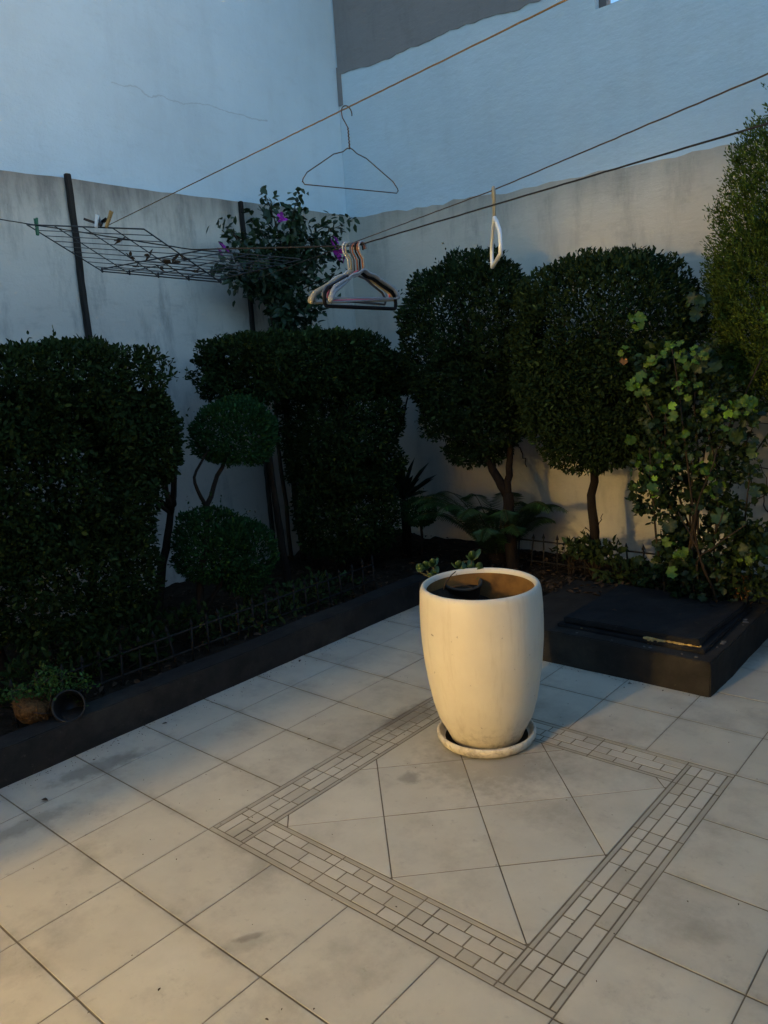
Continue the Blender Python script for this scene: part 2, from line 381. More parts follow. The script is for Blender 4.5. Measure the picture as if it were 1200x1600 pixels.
# ------------------------------------------------------------------ floor: grout bed with every tile laid on it
XL, YR = -1.74, 4.2
XC, YC, XP, YP = -0.25, 2.98, 1.695, 2.565     # curb face, back curb face, platform side and front
fl = MB().box((XC - .3, -4.6, -.2), (5.0, YR, -.0017)).build('floor', M['grout']); tag(fl, kind='structure')
def clip(poly, axis, v, keep_less):
    res = []
    for i in range(len(poly)):
        a, b_ = poly[i - 1], poly[i]
        ia = (a[axis] <= v) if keep_less else (a[axis] >= v); ib = (b_[axis] <= v) if keep_less else (b_[axis] >= v)
        if ia != ib:
            t = (v - a[axis]) / (b_[axis] - a[axis]); res.append((a[0] + t*(b_[0]-a[0]), a[1] + t*(b_[1]-a[1])))
        if ib: res.append(b_)
    return res
def clip_rect(p, x0, x1, y0, y1):
    for ax, v, kl in ((0, x0, False), (0, x1, True), (1, y0, False), (1, y1, True)):
        if len(p) < 3: return []
        p = clip(p, ax, v, kl)
    return p
def area(p): return abs(sum(p[i-1][0]*p[i][1] - p[i][0]*p[i-1][1] for i in range(len(p)))) / 2
def lay(name, poly, m, bev=.001, z=0.0):
    if len(poly) < 3 or area(poly) < 2e-5: return
    if sum(poly[i-1][0]*poly[i][1] - poly[i][0]*poly[i-1][1] for i in range(len(poly))) < 0: poly = poly[::-1]
    c = np.mean(np.array(poly), axis=0); q = [(p[0]-c[0], p[1]-c[1]) for p in poly]
    o = MB().slab(q, -.007, 0, bev).build(name, m, fl, (c[0], c[1], z + rnd.uniform(-.0005, .0005)))
    return o
GU, GV = .0030, .0018                           # half joints: wide pale ones along u, thin dark ones along v
far_tiles = MB()                               # paving outside the picture, behind and beside the viewer
for i in range(-1, 15):
    for j in range(-13, 13):
        if 2 <= i < 6 and 2 <= j < 6: continue
        p = [(i*T+GV, j*T+GU), ((i+1)*T-GV, j*T+GU), ((i+1)*T-GV, (j+1)*T-GU), (i*T+GV, (j+1)*T-GU)]
        p = clip_rect(p, XC - .01, 4.6, -4.3, YR)
        if len(p) < 3: continue
        cy = j*T
        if (i+1)*T < XP and cy > YP + .02 and (i+1)*T > .55: continue
        if (i+1)*T < XP and cy > YC + .02: continue
        if i*T < XP < (i+1)*T and (j+1)*T > YP + .02: p = clip(p, 0, XP - .01, False) if cy > YP else p
        c3 = R @ (np.array([(i + .5) * T, (j + .5) * T, 0]) - CP)
        if c3[2] > .3 and -220 < 600 + F * c3[0] / c3[2] < 1420 and 600 < 800 + F * c3[1] / c3[2] < 1950: lay('tile', p, M['tile'], .0009)
        else: far_tiles.slab(p, -.007, 0, .0009)
far_tiles.build('paving', M['tile_diag'], fl)['kind'] = 'stuff'
# diagonal centre field
a0, a1 = 2.5*T, 5.5*T
ox, oy, hd = 4.065*T, 3.932*T, T / math.sqrt(2)
g = .0022
for i in range(-5, 6):
    for j in range(-5, 6):
        cx = ox + (i - j) * hd; cy = oy + (i + j + 1) * hd; k = hd - g * 1.414
        p = clip_rect([(cx - k, cy), (cx, cy - k), (cx + k, cy), (cx, cy + k)], a0 + .003, a1 - .003, a0 + .003, a1 - .003)
        if len(p) >= 3: lay('tile', p, M['tile_diag'], .0009)
# mosaic border: two narrow strips and three rows of small bricks on each side
rows = [(0.0, .06, 'strip'), (.06, .19, 'brick'), (.19, .335, 'brick'), (.335, .45, 'brick'), (.45, .5, 'strip')]
def border(fn, ends):
    for ri, (r0, r1, kd) in enumerate(rows):
        if ends: s0, s1 = (2.06, 5.94)                     # bands that run through the corners
        else: s0, s1 = (2.0, 6.0) if ri == 0 else (2.5, 5.5)
        if kd == 'strip': cuts = [s0] + [c_ for c_ in (2.5, 3.5, 4.5, 5.5) if s0 + .05 < c_ < s1 - .05] + [s1]
        else:
            cuts = [s0]; s = s0
            while True:
                s += rnd.choice([.17, .30, .33, .36, .24])
                nx = next((c_ for c_ in (2.5, 3.5, 4.5, 5.5) if cuts[-1] < c_ - .02 < s + .08), None)
                if nx: s = nx
                if s > s1 - .1: break
                cuts.append(s)
            cuts.append(s1)
        for q in range(len(cuts) - 1):
            e = .0075; c0, c1 = cuts[q] + e, cuts[q+1] - e
            p = [fn(c0, r0 + e), fn(c1, r0 + e), fn(c1, r1 - e), fn(c0, r1 - e)]
            m = M['strip'] if kd == 'strip' else M[rnd.choice(['brick_a', 'brick_a', 'brick_c', 'brick_b', 'brick_c'])]
            lay('mosaic_strip' if kd == 'strip' else 'mosaic_brick', [(x*T, y*T) for x, y in p], m, .0006, -.0004)
border(lambda s, r: (s, 2 + r), False)                    # front left side
border(lambda s, r: (6 - r, s), True)                     # right side, running through to the front corner
border(lambda s, r: (s, 6 - r), False)                    # back right side
border(lambda s, r: (2 + r, s), True)                     # back left side

# ------------------------------------------------------------------ beds
def wobble_box(name, a, b, m, seed, amp=.006, step=.06, parent=None):
    """box with slightly uneven faces and softened edges"""
    me = MB().box(a, b).mesh(name); bm = bmesh.new(); bm.from_mesh(me)
    bmesh.ops.bevel(bm, geom=bm.edges[:], offset=.0045, segments=2, affect='EDGES')
    for ax in range(3):
        n_ = max(1, int((b[ax] - a[ax]) / step))
        for q in range(1, n_):
            co = [0, 0, 0]; co[ax] = a[ax] + (b[ax] - a[ax]) * q / n_; no = [0, 0, 0]; no[ax] = 1
            bmesh.ops.bisect_plane(bm, geom=bm.verts[:] + bm.edges[:] + bm.faces[:], plane_co=co, plane_no=no)
    P = np.array([v.co[:] for v in bm.verts]); fs = [sinnoise(seed + q, 1.6) for q in range(3)]; f2 = [sinnoise(seed + 9 + q, 11) for q in range(3)]
    D = np.stack([fs[q](P) + .5 * f2[q](P) for q in range(3)], 1) * amp * .38
    for v, d in zip(bm.verts, D): v.co += Vector(d)
    bm.to_mesh(me); bm.free(); return link(name, me, m, parent)
cu = wobble_box('planter_curb', (XC - .13, -1.5, -.15), (XC, YC + .13, .148), M['curb'], 31, .004)
tag(cu, 'long low dark painted curb edging the left flower bed', 'curb')
cb = wobble_box('planter_curb', (XC + .002, YC, -.15), (.62, YC + .13, .146), M['curb'], 32, .004)
tag(cb, 'short dark curb at the back behind the cream planter', 'curb')
def soil(name, x0, x1, y0, y1, z, seed):
    nx = int((x1-x0)/.05)+1; ny = int((y1-y0)/.05)+1; n1 = sinnoise(seed, 2.5); n2 = sinnoise(seed+1, 9)
    X, Y = np.meshgrid(np.linspace(x0, x1, nx), np.linspace(y0, y1, ny)); P = np.stack([X.ravel(), Y.ravel(), 0*X.ravel()], 1)
    P[:, 2] = z + .014*n1(P) + .007*n2(P)
    fs = [(j*nx+i, j*nx+i+1, (j+1)*nx+i+1, (j+1)*nx+i) for j in range(ny-1) for i in range(nx-1)]
    return tag(MB().add(P, fs, True).build(name, M['soil']), kind='structure')
soil('soil', XL - .02, XC - .12, -1.5, YR + .05, .105, 41)
soil('soil', XC - .12, XP - .02, YC + .12, YR + .05, .10, 43)
soil('soil', XP - .02, 2.9, 3.72, YR + .05, .10, 45)
cb = wobble_box('planter_curb', (XP + .003, 3.60, -.15), (2.9, 3.73, .146), M['curb'], 34, .004)
tag(cb, 'dark curb edging the bed of the conifer at the right edge', 'curb')
pl = empty('cistern_platform', (1.1, 3.0, 0))
tag(pl, 'low dark masonry platform with flaking edges right of the planter', 'platform')
o = wobble_box('platform_body', (.60, YP, -.15), (XP, 3.46, .163), M['curb'], 33, .005, parent=pl); o.location = (-1.1, -3.0, 0)
o = wobble_box('side_curb', (XP - .14, 3.462, -.15), (XP, YR - .02, .175), M['curb'], 35, .005, parent=pl); o.location = (-1.1, -3.0, 0)
fm = MB()
def crumbs(mb, a, b, n, r0, r1, z, flat=.5):
    for _ in range(n):
        t = rnd.random(); x = a[0] + (b[0]-a[0])*t + rnd.uniform(-.008, .008); y = a[1] + (b[1]-a[1])*t + rnd.uniform(-.006, .006)
        r = rnd.uniform(r0, r1); q = []
        for k in range(7):
            an = k / 7 * 6.283; q.append((x + r*1.5*math.cos(an)*rnd.uniform(.6, 1.2), y + r*math.sin(an)*rnd.uniform(.6, 1.2)))
        mb.slab(q, z - .008, z + r * flat + .001, .0015)
L0, L1 = onz(880, 962, .235), onz(1098, 995, .235)
crumbs(fm, (1.36, 2.655), (1.60, 2.675), 30, .008, .015, .172, 1.3); crumbs(fm, (1.0, 2.655), (1.22, 2.66), 14, .004, .009, .172, .8)
o = fm.build('foam_filling', M['foam'], pl, (-1.1, -3.0, 0)); o['label'] = 'crumbly yellow foam squeezed out under the lid'; o['kind'] = 'stuff'
fk = MB(); crumbs(fk, (1.0, 2.60), (1.66, 2.60), 7, .003, .008, .165, .2); crumbs(fk, (1.665, 2.62), (1.66, 3.2), 7, .003, .012, .165, .15)
o = fk.build('flaked_plaster', M['flake'], pl, (-1.1, -3.0, 0)); o['kind'] = 'stuff'
ld = empty('manhole_cover', (1.3, 3.0, .185)); tag(ld, 'dark square slab lid lying on the low masonry platform', 'lid')
o = wobble_box('slab', (.945, 2.655, .187), (1.615, 3.30, .217), M['lid'], 37, .006, parent=ld); o.location = (-1.3, -3.0, -.185)
o = wobble_box('rim', (.915, 2.64, .163), (1.64, 3.33, .184), M['lid'], 38, .002, parent=ld); o.location = (-1.3, -3.0, -.185)

# ------------------------------------------------------------------ boundary walls
def sheet(mb, fixed, val, a0_, a1_, z0, z1, th, edge=None, n=60, amp=.012, seed=1, under=False):
    """upright slab whose top (or bottom) edge wavers; fixed 'x' or 'y' face at val, thickness th going away"""
    us = np.linspace(a0_, a1_, n); f = sinnoise(seed, 1.2); f2 = sinnoise(seed + 3, 6)
    pp = np.stack([us, 0*us, 0*us], 1); wv = amp * (f(pp) + .45 * f2(pp))
    vs = []
    for q, u in enumerate(us):
        for dpt in (0, th):
            for k in (0, 1):
                z = (z0 if k == 0 else z1) + (wv[q] if k == (0 if under else 1) else 0)
                if edge is not None and k == (0 if under else 1): z += edge(u)
                vs.append((val + dpt, u, z) if fixed == 'x' else (u, val + dpt, z))
    fs = []
    for q in range(n - 1):
        a = 4 * q; b_ = a + 4     # 0 front low,1 front top,2 back low,3 back top
        fs += [(a, b_, b_+1, a+1), (a+1, b_+1, b_+3, a+3), (a+3, b_+3, b_+2, a+2), (a+2, b_+2, b_, a)]
    fs += [(0, 1, 3, 2), (4*n-4, 4*n-2, 4*n-1, 4*n-3)]
    return mb.add(vs, fs)
wl = sheet(MB(), 'x', XL, -4.6, YR + .03, -.1, 2.695, -.06, amp=.0028, seed=3, n=120).build('boundary_wall', M['wall_low'], fix=True)
tag(wl, 'weathered grey lower wall with streaks behind the left hedges', 'wall')
bl = MB().box((XL - .34, -4.6, -.1), (XL - .035, YR + 3, 7.2)).build('building_wall', M['wall_up'], fix=True)
tag(bl, 'tall bluish white building wall rising above the left lower wall', 'wall')
wr = sheet(MB(), 'y', YR, XL - .03, 5.0, -.1, 2.60, .06, edge=lambda u: .055 * max(0, min(1, (-.1 - u) / 1.3)), amp=.009, seed=5, n=140).build('boundary_wall', M['wall_low_r'], fix=True)
tag(wr, 'beige lower wall with stains behind the round clipped trees', 'wall')
# upper right wall with a small opening near its top
ub = MB(); y0, y1 = YR + .022, YR + .24; wx0, wx1, wz0, wz1 = .405, .95, 3.545, 4.25
for a, b_ in (((XL - .033, y0, 2.4), (5.0, y1, wz0)), ((XL - .033, y0, wz0), (wx0, y1, wz1)), ((wx1, y0, wz0), (5.0, y1, wz1)), ((XL - .033, y0, wz1), (5.0, y1, 5.1))): ub.box(a, b_)
u_ = ub.build('upper_wall', M['wall_up']); tag(u_, 'pale blue white upper wall on the right with a grey patch', 'wall')
gp = sheet(MB(), 'y', YR + .016, XL - .02, .30, 3.715, 5.1, .005, edge=lambda u: .04 - .018 * (u + 1.7), amp=.010, seed=8, under=True, n=60)
gp.box((XL - .03, YR + .014, 3.52), (XL + .012, YR + .0215, 3.80))
gp.build('grey_render_patch', M['grey'], u_)['label'] = 'bare grey rendered patch above the pale paint'
wf = MB().box((wx0, y0 + .05, wz0), (wx0 + .05, y0 + .11, wz1)).box((wx1 - .05, y0 + .05, wz0), (wx1, y0 + .11, wz1)).box((wx0 + .05, y0 + .05, wz0), (wx1 - .05, y0 + .11, wz0 + .022)).box((wx0 + .05, y0 + .05, wz1 - .05), (wx1 - .05, y0 + .11, wz1)).box((.56, y0 + .055, wz0 + .022), (.58, y0 + .105, wz1 - .05))
wn = empty('window', (.68, YR + .1, wz0)); tag(wn, 'small window high in the right wall showing bright blue sky', 'window')
wf.build('window_frame', M['frame'], wn, (-.68, -YR - .1, -wz0))
MB().box((wx0 + .05, y0 + .078, wz0 + .022), (.56, y0 + .082, wz1 - .05)).build('pane', M['glass'], wn, (-.68, -YR - .1, -wz0))
MB().box((.58, y0 + .078, wz0 + .022), (wx1 - .05, y0 + .082, wz1 - .05)).build('pane', M['glass'], wn, (-.68, -YR - .1, -wz0))
rw = MB().box((4.62, -4.6, -.1), (4.85, YR, 2.6)).build('boundary_wall', M['wall_low_r']); tag(rw, 'plain beige boundary wall closing the patio on the right', 'wall')

# unseen house front behind the camera, shaped to cut its lamp's warm light on the tiles
hs = empty('house_front', (1.5, -3, 0)); tag(hs, 'unseen cream house front with a doorway shaped to cut the lamp light', 'house')
def hp(name, a, b_, m='house'): MB().box(a, b_).build(name, M[m], hs, (-1.5, 3, 0))
hp('back_wall', (.1, -4.75, -.1), (4.6, -4.55, 3.2)); hp('side_wall', (.20, -4.54, -.1), (.36, -1.65, 2.62)); hp('front_shade_wall', (1.52, -1.85, -.1), (4.6, -1.65, 2.62)); hp('shade_lintel', (.36, -1.85, 2.16), (1.52, -1.65, 2.62)); hp('roof', (.1, -4.55, 2.62), (4.6, -1.6, 2.78))  # right front wall and the piece over the opening added to cut the lamp's spread
lp = empty('room_lamp', (.47, -4.0, 2.0)); tag(lp, 'round warm globe lamp hanging inside the open doorway', 'lamp')
MB().lathe([(.001, -.13)] + [(.13 * math.cos(a), .13 * math.sin(a)) for a in np.linspace(-1.45, 1.45, 12)] + [(.001, .13)], 24).build('globe', M['globe'], lp, fix=True)
MB().tube([(0, 0, .125), (0, 0, .62)], .008, 8).build('lamp_stem', M['p_black'], lp)

# two dark posts fixed to the left wall
def post(y, w_, ztop, label, seed):
    o = wobble_box('wall_post', (XL + .004, y - w_/2, .05), (XL + .034, y + w_/2, ztop), M['wood_dark'], seed, .004)
    tag(o, label, 'post', 'dark posts on the left wall'); return o
post(1.80, .036, 2.715, 'thick dark wooden post on the wall behind the wire rack', 51)
post(3.08, .03, 2.69, 'thinner dark wooden post standing among the purple flowered bush', 52)

# ------------------------------------------------------------------ trees and shrubs
def branch(mb, pts, r0, r1, seg=7, jit=.012):
    p = smooth_path(pts, 5); n = len(p)
    p = [q + np.array([rnd.gauss(0, jit*.35) for _ in range(3)]) if 0 < i < n - 1 else q for i, q in enumerate(p)]
    mb.tube(p, [r0 + (r1 - r0) * i / (n - 1) for i in range(n)], seg)
def twigs(mb, base, tips, r0=.012, r1=.003):
    for t in tips:
        m_ = (np.array(base) * .55 + np.array(t) * .45) + np.array([rnd.gauss(0, .03) for _ in range(3)])
        branch(mb, [base, m_, t], r0, r1, 5)
def tree(name, label, cat, base, group=None):
    o = empty(name, base); return tag(o, label, cat, group)
def local(o, b): b = np.array(b); return (-b[0], -b[1], -b[2])

# big clipped hedge on the left
B = (-.95, 1.05, .1); t = tree('clipped_hedge', 'large clipped dark hedge with flat top at the left edge', 'hedge', B, 'clipped hedges in the left bed')
mb = MB()
for y, lean in ((.72, -.05), (1.15, .04), (1.5, .1)):
    branch(mb, [(-.95, y, .08), (-.94, y + lean, .45), (-.92, y + lean*2, .8), (-.92, y + lean*3, 1.25)], .032, .012)
    twigs(mb, (-.92, y + lean*2, .78), [(-.85 + rnd.uniform(-.2, .2), y + rnd.uniform(-.35, .35), rnd.uniform(.95, 1.5)) for _ in range(7)])
o = mb.build('trunk', M['bark'], t, local(t, B))
o = foliage('crown', [((-.95, .85, 1.46), (.33, .74, .245), 6, 29000), ((-.92, 1.02, 1.08), (.34, .55, .42), 3.2, 28000),
                      ((-.86, 1.50, 1.20), (.22, .21, .27), 2.4, 8000), ((-.84, 1.02, .62), (.28, .46, .30), 2.6, 14000),
                      ((-.92, .25, 1.15), (.3, .42, .5), 3, 5000)], M['hedge'], t, 101, .029, .015, lump=.07, gap=-1.55, inner=.32); o.location = local(t, B)
# second hedge
B = (-.97, 3.0, .1); t = tree('clipped_hedge', 'clipped dark hedge with stepped flat top under the purple flowered bush', 'hedge', B, 'clipped hedges in the left bed')
mb = MB()
for y, lean in ((2.55, -.04), (3.05, .03), (3.35, .08)):
    branch(mb, [(-.98, y, .08), (-.97, y + lean, .5), (-.95, y + lean*2, .9), (-.95, y + lean*3, 1.4)], .03, .012)
branch(mb, [(-.95, 3.35, .7), (-.9, 3.65, 1.0), (-.95, 3.85, 1.25)], .016, .006)
mb.build('trunk', M['bark'], t, local(t, B))
o = foliage('crown', [((-.98, 2.83, 1.54), (.33, .64, .19), 6, 25000), ((-.92, 3.10, 1.08), (.32, .42, .42), 3.2, 22000),
                      ((-.93, 3.52, 1.42), (.24, .24, .155), 3, 7000), ((-.88, 3.05, .58), (.28, .38, .34), 2.6, 12000)],
            M['hedge'], t, 111, .029, .015, lump=.07, gap=-1.55, inner=.32); o.location = local(t, B)
# pompom topiary between the hedges
B = (-.72, 1.72, .1); t = tree('topiary_shrub', 'small topiary shrub with two rounded clipped balls between the hedges', 'shrub', B)
mb = MB()
branch(mb, [(-.72, 1.70, .08), (-.74, 1.68, .28), (-.75, 1.78, .62), (-.76, 1.85, .86), (-.74, 2.02, 1.12)], .026, .010)
branch(mb, [(-.74, 1.69, .24), (-.70, 1.80, .38), (-.72, 1.93, .55)], .014, .006); branch(mb, [(-.74, 1.68, .22), (-.66, 1.76, .36), (-.62, 1.82, .5)], .012, .005)
branch(mb, [(-.76, 1.82, .8), (-.78, 1.78, .98), (-.74, 1.90, 1.16)], .012, .005)
mb.build('trunk', M['bark'], t, local(t, B))
o = foliage('crown', [((-.75, 2.06, 1.19), (.22, .225, .185), 2.3, 8000), ((-.74, 1.80, .60), (.22, .20, .20), 2.3, 6500), ((-.68, 1.98, .50), (.2, .17, .20), 2.3, 5000)],
            M['topiary'], t, 121, .022, .011, up=.6, lump=.06, gap=-1.6, rand=.55); o.location = local(t, B)
# two round headed trees on the right
B = (.06, 3.62, .1); t = tree('clipped_tree', 'egg shaped clipped tree with forked trunk behind the planter', 'tree', B, 'clipped trees along the right wall')
mb = MB()
branch(mb, [(.06, 3.60, .05), (.045, 3.62, .30), (.02, 3.64, .62)], .046, .036, 9)
branch(mb, [(.02, 3.64, .60), (-.06, 3.60, .78), (-.16, 3.60, .98), (-.22, 3.62, 1.4), (-.25, 3.64, 1.8)], .034, .010)
branch(mb, [(.02, 3.64, .60), (.035, 3.66, .85), (.06, 3.68, 1.2), (.02, 3.68, 1.7)], .028, .010)
branch(mb, [(.05, 3.68, .98), (.13, 3.66, .88), (.17, 3.64, .80)], .006, .003, 5); branch(mb, [(.06, 3.68, 1.1), (.12, 3.7, 1.2), (.16, 3.68, 1.36)], .010, .004, 5)
twigs(mb, (-.2, 3.62, 1.2), [(-.22 + rnd.uniform(-.3, .15), 3.62 + rnd.uniform(-.2, .2), rnd.uniform(1.2, 2.0)) for _ in range(12)])
twigs(mb, (-.12, 3.6, .92), [(-.3 + rnd.uniform(-.15, .1), 3.6 + rnd.uniform(-.15, .15), rnd.uniform(.95, 1.2)) for _ in range(6)], .008)
mb.build('trunk', M['bark'], t, local(t, B))
o = foliage('crown', [((-.215, 3.62, 1.60), (.475, .36, .56), 2.45, 29000), ((-.20, 3.62, 1.22), (.40, .30, .36), 2.3, 9000), ((-.2, 3.62, .97), (.27, .22, .17), 2.2, 2600)],
            M['ficus'], t, 131, .031, .0135, lump=.045, gap=-1.25, inner=.2); o.location = local(t, B)
B = (.61, 3.68, .1); t = tree('clipped_tree', 'broad dome shaped clipped tree with a single straight trunk', 'tree', B, 'clipped trees along the right wall')
mb = MB()
branch(mb, [(.615, 3.70, .05), (.60, 3.69, .4), (.61, 3.69, .8), (.66, 3.68, 1.3), (.7, 3.66, 1.7)], .036, .012, 9)
twigs(mb, (.61, 3.69, .82), [(.70 + rnd.uniform(-.4, .4), 3.62 + rnd.uniform(-.25, .2), rnd.uniform(1.0, 1.8)) for _ in range(14)])
branch(mb, [(.60, 3.69, .42), (.65, 3.67, .47), (.68, 3.66, .53)], .004, .002, 5); branch(mb, [(.60, 3.69, .40), (.56, 3.68, .42), (.545, 3.68, .425)], .003, .002, 5)
mb.build('trunk', M['bark'], t, local(t, B))
o = foliage('crown', [((.735, 3.60, 1.50), (.535, .40, .545), 2.75, 33000), ((.70, 3.60, 1.20), (.50, .36, .36), 2.4, 15000), ((.58, 3.64, .92), (.24, .2, .14), 2.2, 1800)],
            M['ficus'], t, 141, .030, .0135, lump=.04, gap=-1.5, inner=.22); o.location = local(t, B)
# conifer at the right edge
B = (1.98, 3.80, .1); t = tree('cypress_tree', 'tall yellow green conifer cut off by the right edge', 'tree', B)
mb = MB(); branch(mb, [(1.98, 3.82, .02), (1.98, 3.81, .8), (1.97, 3.80, 1.6), (1.97, 3.79, 2.8)], .06, .008, 9)
for k in range(34):
    z = rnd.uniform(1.2, 2.7); an = rnd.uniform(0, 6.28); q = min(1, (3.05 - z) / 1.1)
    branch(mb, [(1.98, 3.80, z - .15), (1.98 + .28*q*math.cos(an), 3.80 + .16*q*math.sin(an), z), (1.98 + .52*q*math.cos(an), 3.80 + .28*q*math.sin(an), z + .16)], .011, .003, 5)
mb.build('trunk', M['bark'], t, local(t, B))
pc, gc = crown_points([((2.00, 3.78, 1.72), (.74, .38, 1.12), 2.15, 15000), ((2.00, 3.78, 1.66), (.73, .37, .58), 2.2, 7000)], 151, .035, -2.6, .05)
kp = pc[:, 2] > 1.12; pc, gc = pc[kp], gc[kp]
K = 9; pp = np.repeat(pc, K, 0); gg = np.repeat(gc, K, 0); ax_ = np.repeat(gc * .7 + np.array([0, 0, .7]) + .25 * rs.normal(size=gc.shape), K, 0)
tt = np.tile(np.linspace(0, 1, K), len(pc))[:, None]; pp = pp + ax_ * tt * .038 + rs.normal(size=pp.shape) * .007
me = leaf_mesh('crown', pp, ax_ + .40 * rs.normal(size=pp.shape), gg + .6 * rs.normal(size=pp.shape), rs.uniform(.013, .026, len(pp)), rs.uniform(.005, .009, len(pp)))
link('crown', me, M['cypress'], t, local(t, B))

# bougainvillea above the second hedge
B = (-1.45, 3.12, .1); t = tree('bougainvillea_bush', 'loose leafy bush with a few purple flowers beside the thin post', 'bush', B)
mb = MB(); tips = []
main = [(-1.45, 3.12, .08), (-1.46, 3.10, .9), (-1.45, 3.10, 1.75), (-1.44, 3.18, 2.15), (-1.43, 3.30, 2.55)]
branch(mb, main, .024, .008, 7); branch(mb, [(-1.46, 3.02, .1), (-1.47, 3.0, 1.2), (-1.45, 3.03, 1.8), (-1.42, 2.9, 2.2), (-1.4, 2.72, 2.4)], .016, .006, 6)
ends = [(2.66, 2.30), (2.72, 2.44), (2.78, 2.16), (2.95, 2.52), (3.15, 2.68), (3.28, 2.66), (3.45, 2.60), (3.62, 2.54), (3.82, 2.56), (3.60, 2.34), (3.72, 2.42), (3.5, 2.15), (3.38, 2.0), (2.92, 2.12), (3.05, 2.35), (3.22, 2.3), (3.3, 1.92), (3.42, 1.84), (2.98, 1.95), (3.16, 2.5), (2.62, 2.2), (3.34, 2.44), (3.1, 2.1), (2.85, 2.34), (3.2, 2.0)]
for (y, z) in ends:
    b0 = np.array(smooth_path(main, 6)[min(23, max(9, int(8 + (z - 1.5) * 10)))]); e = np.array([-1.42 + rnd.uniform(-.16, .2), y, z])
    branch(mb, [b0, (b0 + e) / 2 + np.array([0, 0, .05]), e], .007, .0025, 5); tips.append((b0, e))
mb.build('stems', M['stem_brown'], t, local(t, B))
lm = []
for q in range(3):
    n_ = 1; lm.append(leaf_mesh('leaf', np.zeros((1, 3)), np.array([[1., 0, 0]]), np.array([[0, 0, 1.]]), np.array([.066 + .01*q]), np.array([.034 + .006*q]), .15))
    lm[-1].materials.append(M['boug'])
def put_leaf(meshes, pos, d, up, parent, name='leaf', s=1.0, base=(0, 0, 0)):
    d = Vector(d).normalized(); up = Vector(up); y = up.cross(d)
    if y.length < 1e-4: y = Vector((0, 1, 0))
    y.normalize(); z = d.cross(y)
    o = bpy.data.objects.new(name, rnd.choice(meshes)); COL.objects.link(o); o.parent = parent
    m = Matrix((( d.x, y.x, z.x), (d.y, y.y, z.y), (d.z, y.z, z.z))).to_4x4()
    o.matrix_local = Matrix.Translation(Vector(pos) - Vector(base)) @ m @ Matrix.Scale(s, 4); return o
cnt = 0
while cnt < 290:
    b0, e = tips[cnt % len(tips)]; u = .25 + .8 * rnd.random() ** .6; p = b0 + (e - b0) * u + np.array([rnd.gauss(0, .038) for _ in range(3)])
    d = (e - b0) / np.linalg.norm(e - b0) * .4 + np.array([rnd.gauss(0, .7), rnd.gauss(0, .7), rnd.gauss(-.35, .5)])
    put_leaf(lm, p, d, (rnd.gauss(0, .5), rnd.gauss(0, .5), 1), t, s=rnd.uniform(.7, 1.25), base=B); cnt += 1
# the many smaller leaves behind them
n_ = 2600; bi = rs.randint(0, len(tips), n_); b0 = np.array([tips[i][0] for i in bi]); e0 = np.array([tips[i][1] for i in bi])
pp = b0 + (e0 - b0) * rs.uniform(.15, 1.05, (n_, 1)) + rs.normal(size=(n_, 3)) * .042
o = link('foliage', leaf_mesh('foliage', pp, rs.normal(size=(n_, 3)) + np.array([0, 0, -.4]), rs.normal(size=(n_, 3)) * .6 + np.array([0, 0, 1]), rs.uniform(.04, .07, n_), rs.uniform(.022, .038, n_)), M['boug'], t, local(t, B)); o['kind'] = 'stuff'
bm_ = leaf_mesh('bract', np.zeros((3, 3)), np.array([[1, .2, .3], [-.5, .8, .35], [-.5, -.9, .3.__float__()]]), np.array([[0, 0, 1.]] * 3), np.array([.045] * 3), np.array([.034] * 3), .2); bm_.materials.append(M['bract'])
for (x, y_) in ((348, 388), (530, 396), (536, 402), (524, 376), (438, 338), (441, 345), (533, 389), (343, 395), (519, 383)):
    p = onx(x, y_, -1.22 + rnd.uniform(-.05, .05)); put_leaf([bm_], p, (rnd.gauss(0, 1), rnd.gauss(0, 1), rnd.gauss(0, .5)), (1, 0, .4), t, 'bract', rnd.uniform(.8, 1.2), B)

# geranium like climbing plant at the right, round lobed leaves
def round_leaf(r, lobes, seed):
    rr_ = random.Random(seed); n = 30; vs = [(0, 0, 0)]; 
    for k in range(n):
        a = math.pi + (k + .5) / n * 2 * math.pi; q = r * (1 + .10 * math.cos(lobes * a) + .04 * math.cos(2.6 * lobes * a + seed)) * (.45 if k in (0, n - 1) else .85 if k in (1, n - 2) else 1) * rr_.uniform(.95, 1.05)
        vs.append((r * .75 + q * math.cos(a) * .95, q * math.sin(a), .16 * r * math.sin(3 * a + seed) + .12 * r))
    fs = [(0, k, k + 1) for k in range(1, n)]
    vs[0] = (r * .55, 0, -.02 * r); fs.append((0, n, 1))
    m_ = MB().add(vs, fs, True).mesh('leaf'); return m_
B = (1.32, 3.30, .1); t = tree('climbing_geranium', 'bright green geranium bush with round lobed leaves under the conifer', 'bush', B)
mb = MB(); canes = []
for (px_, py_, Y) in ((1050, 545, 3.18), (1000, 590, 3.2), (1085, 560, 3.25), (1040, 640, 3.2), (1150, 640, 3.25), (1180, 660, 3.3), (1020, 740, 3.15), (1080, 720, 3.2), (1120, 700, 3.1), (1170, 730, 3.25), (1060, 800, 3.1), (1130, 800, 3.1), (1015, 700, 3.15), (1165, 820, 3.1), (1100, 650, 3.2), (1190, 560, 3.4), (1110, 600, 3.3)):
    e = ony(px_, py_, Y); b0 = np.array([1.35 + rnd.uniform(-.15, .2), 3.36 + rnd.uniform(-.08, .08), .1]); mid = (b0*.5 + e*.5) + np.array([rnd.gauss(0, .06), rnd.gauss(0, .04), .05])
    branch(mb, [b0, mid, e], .008, .003, 5); canes.append((b0, mid, e))
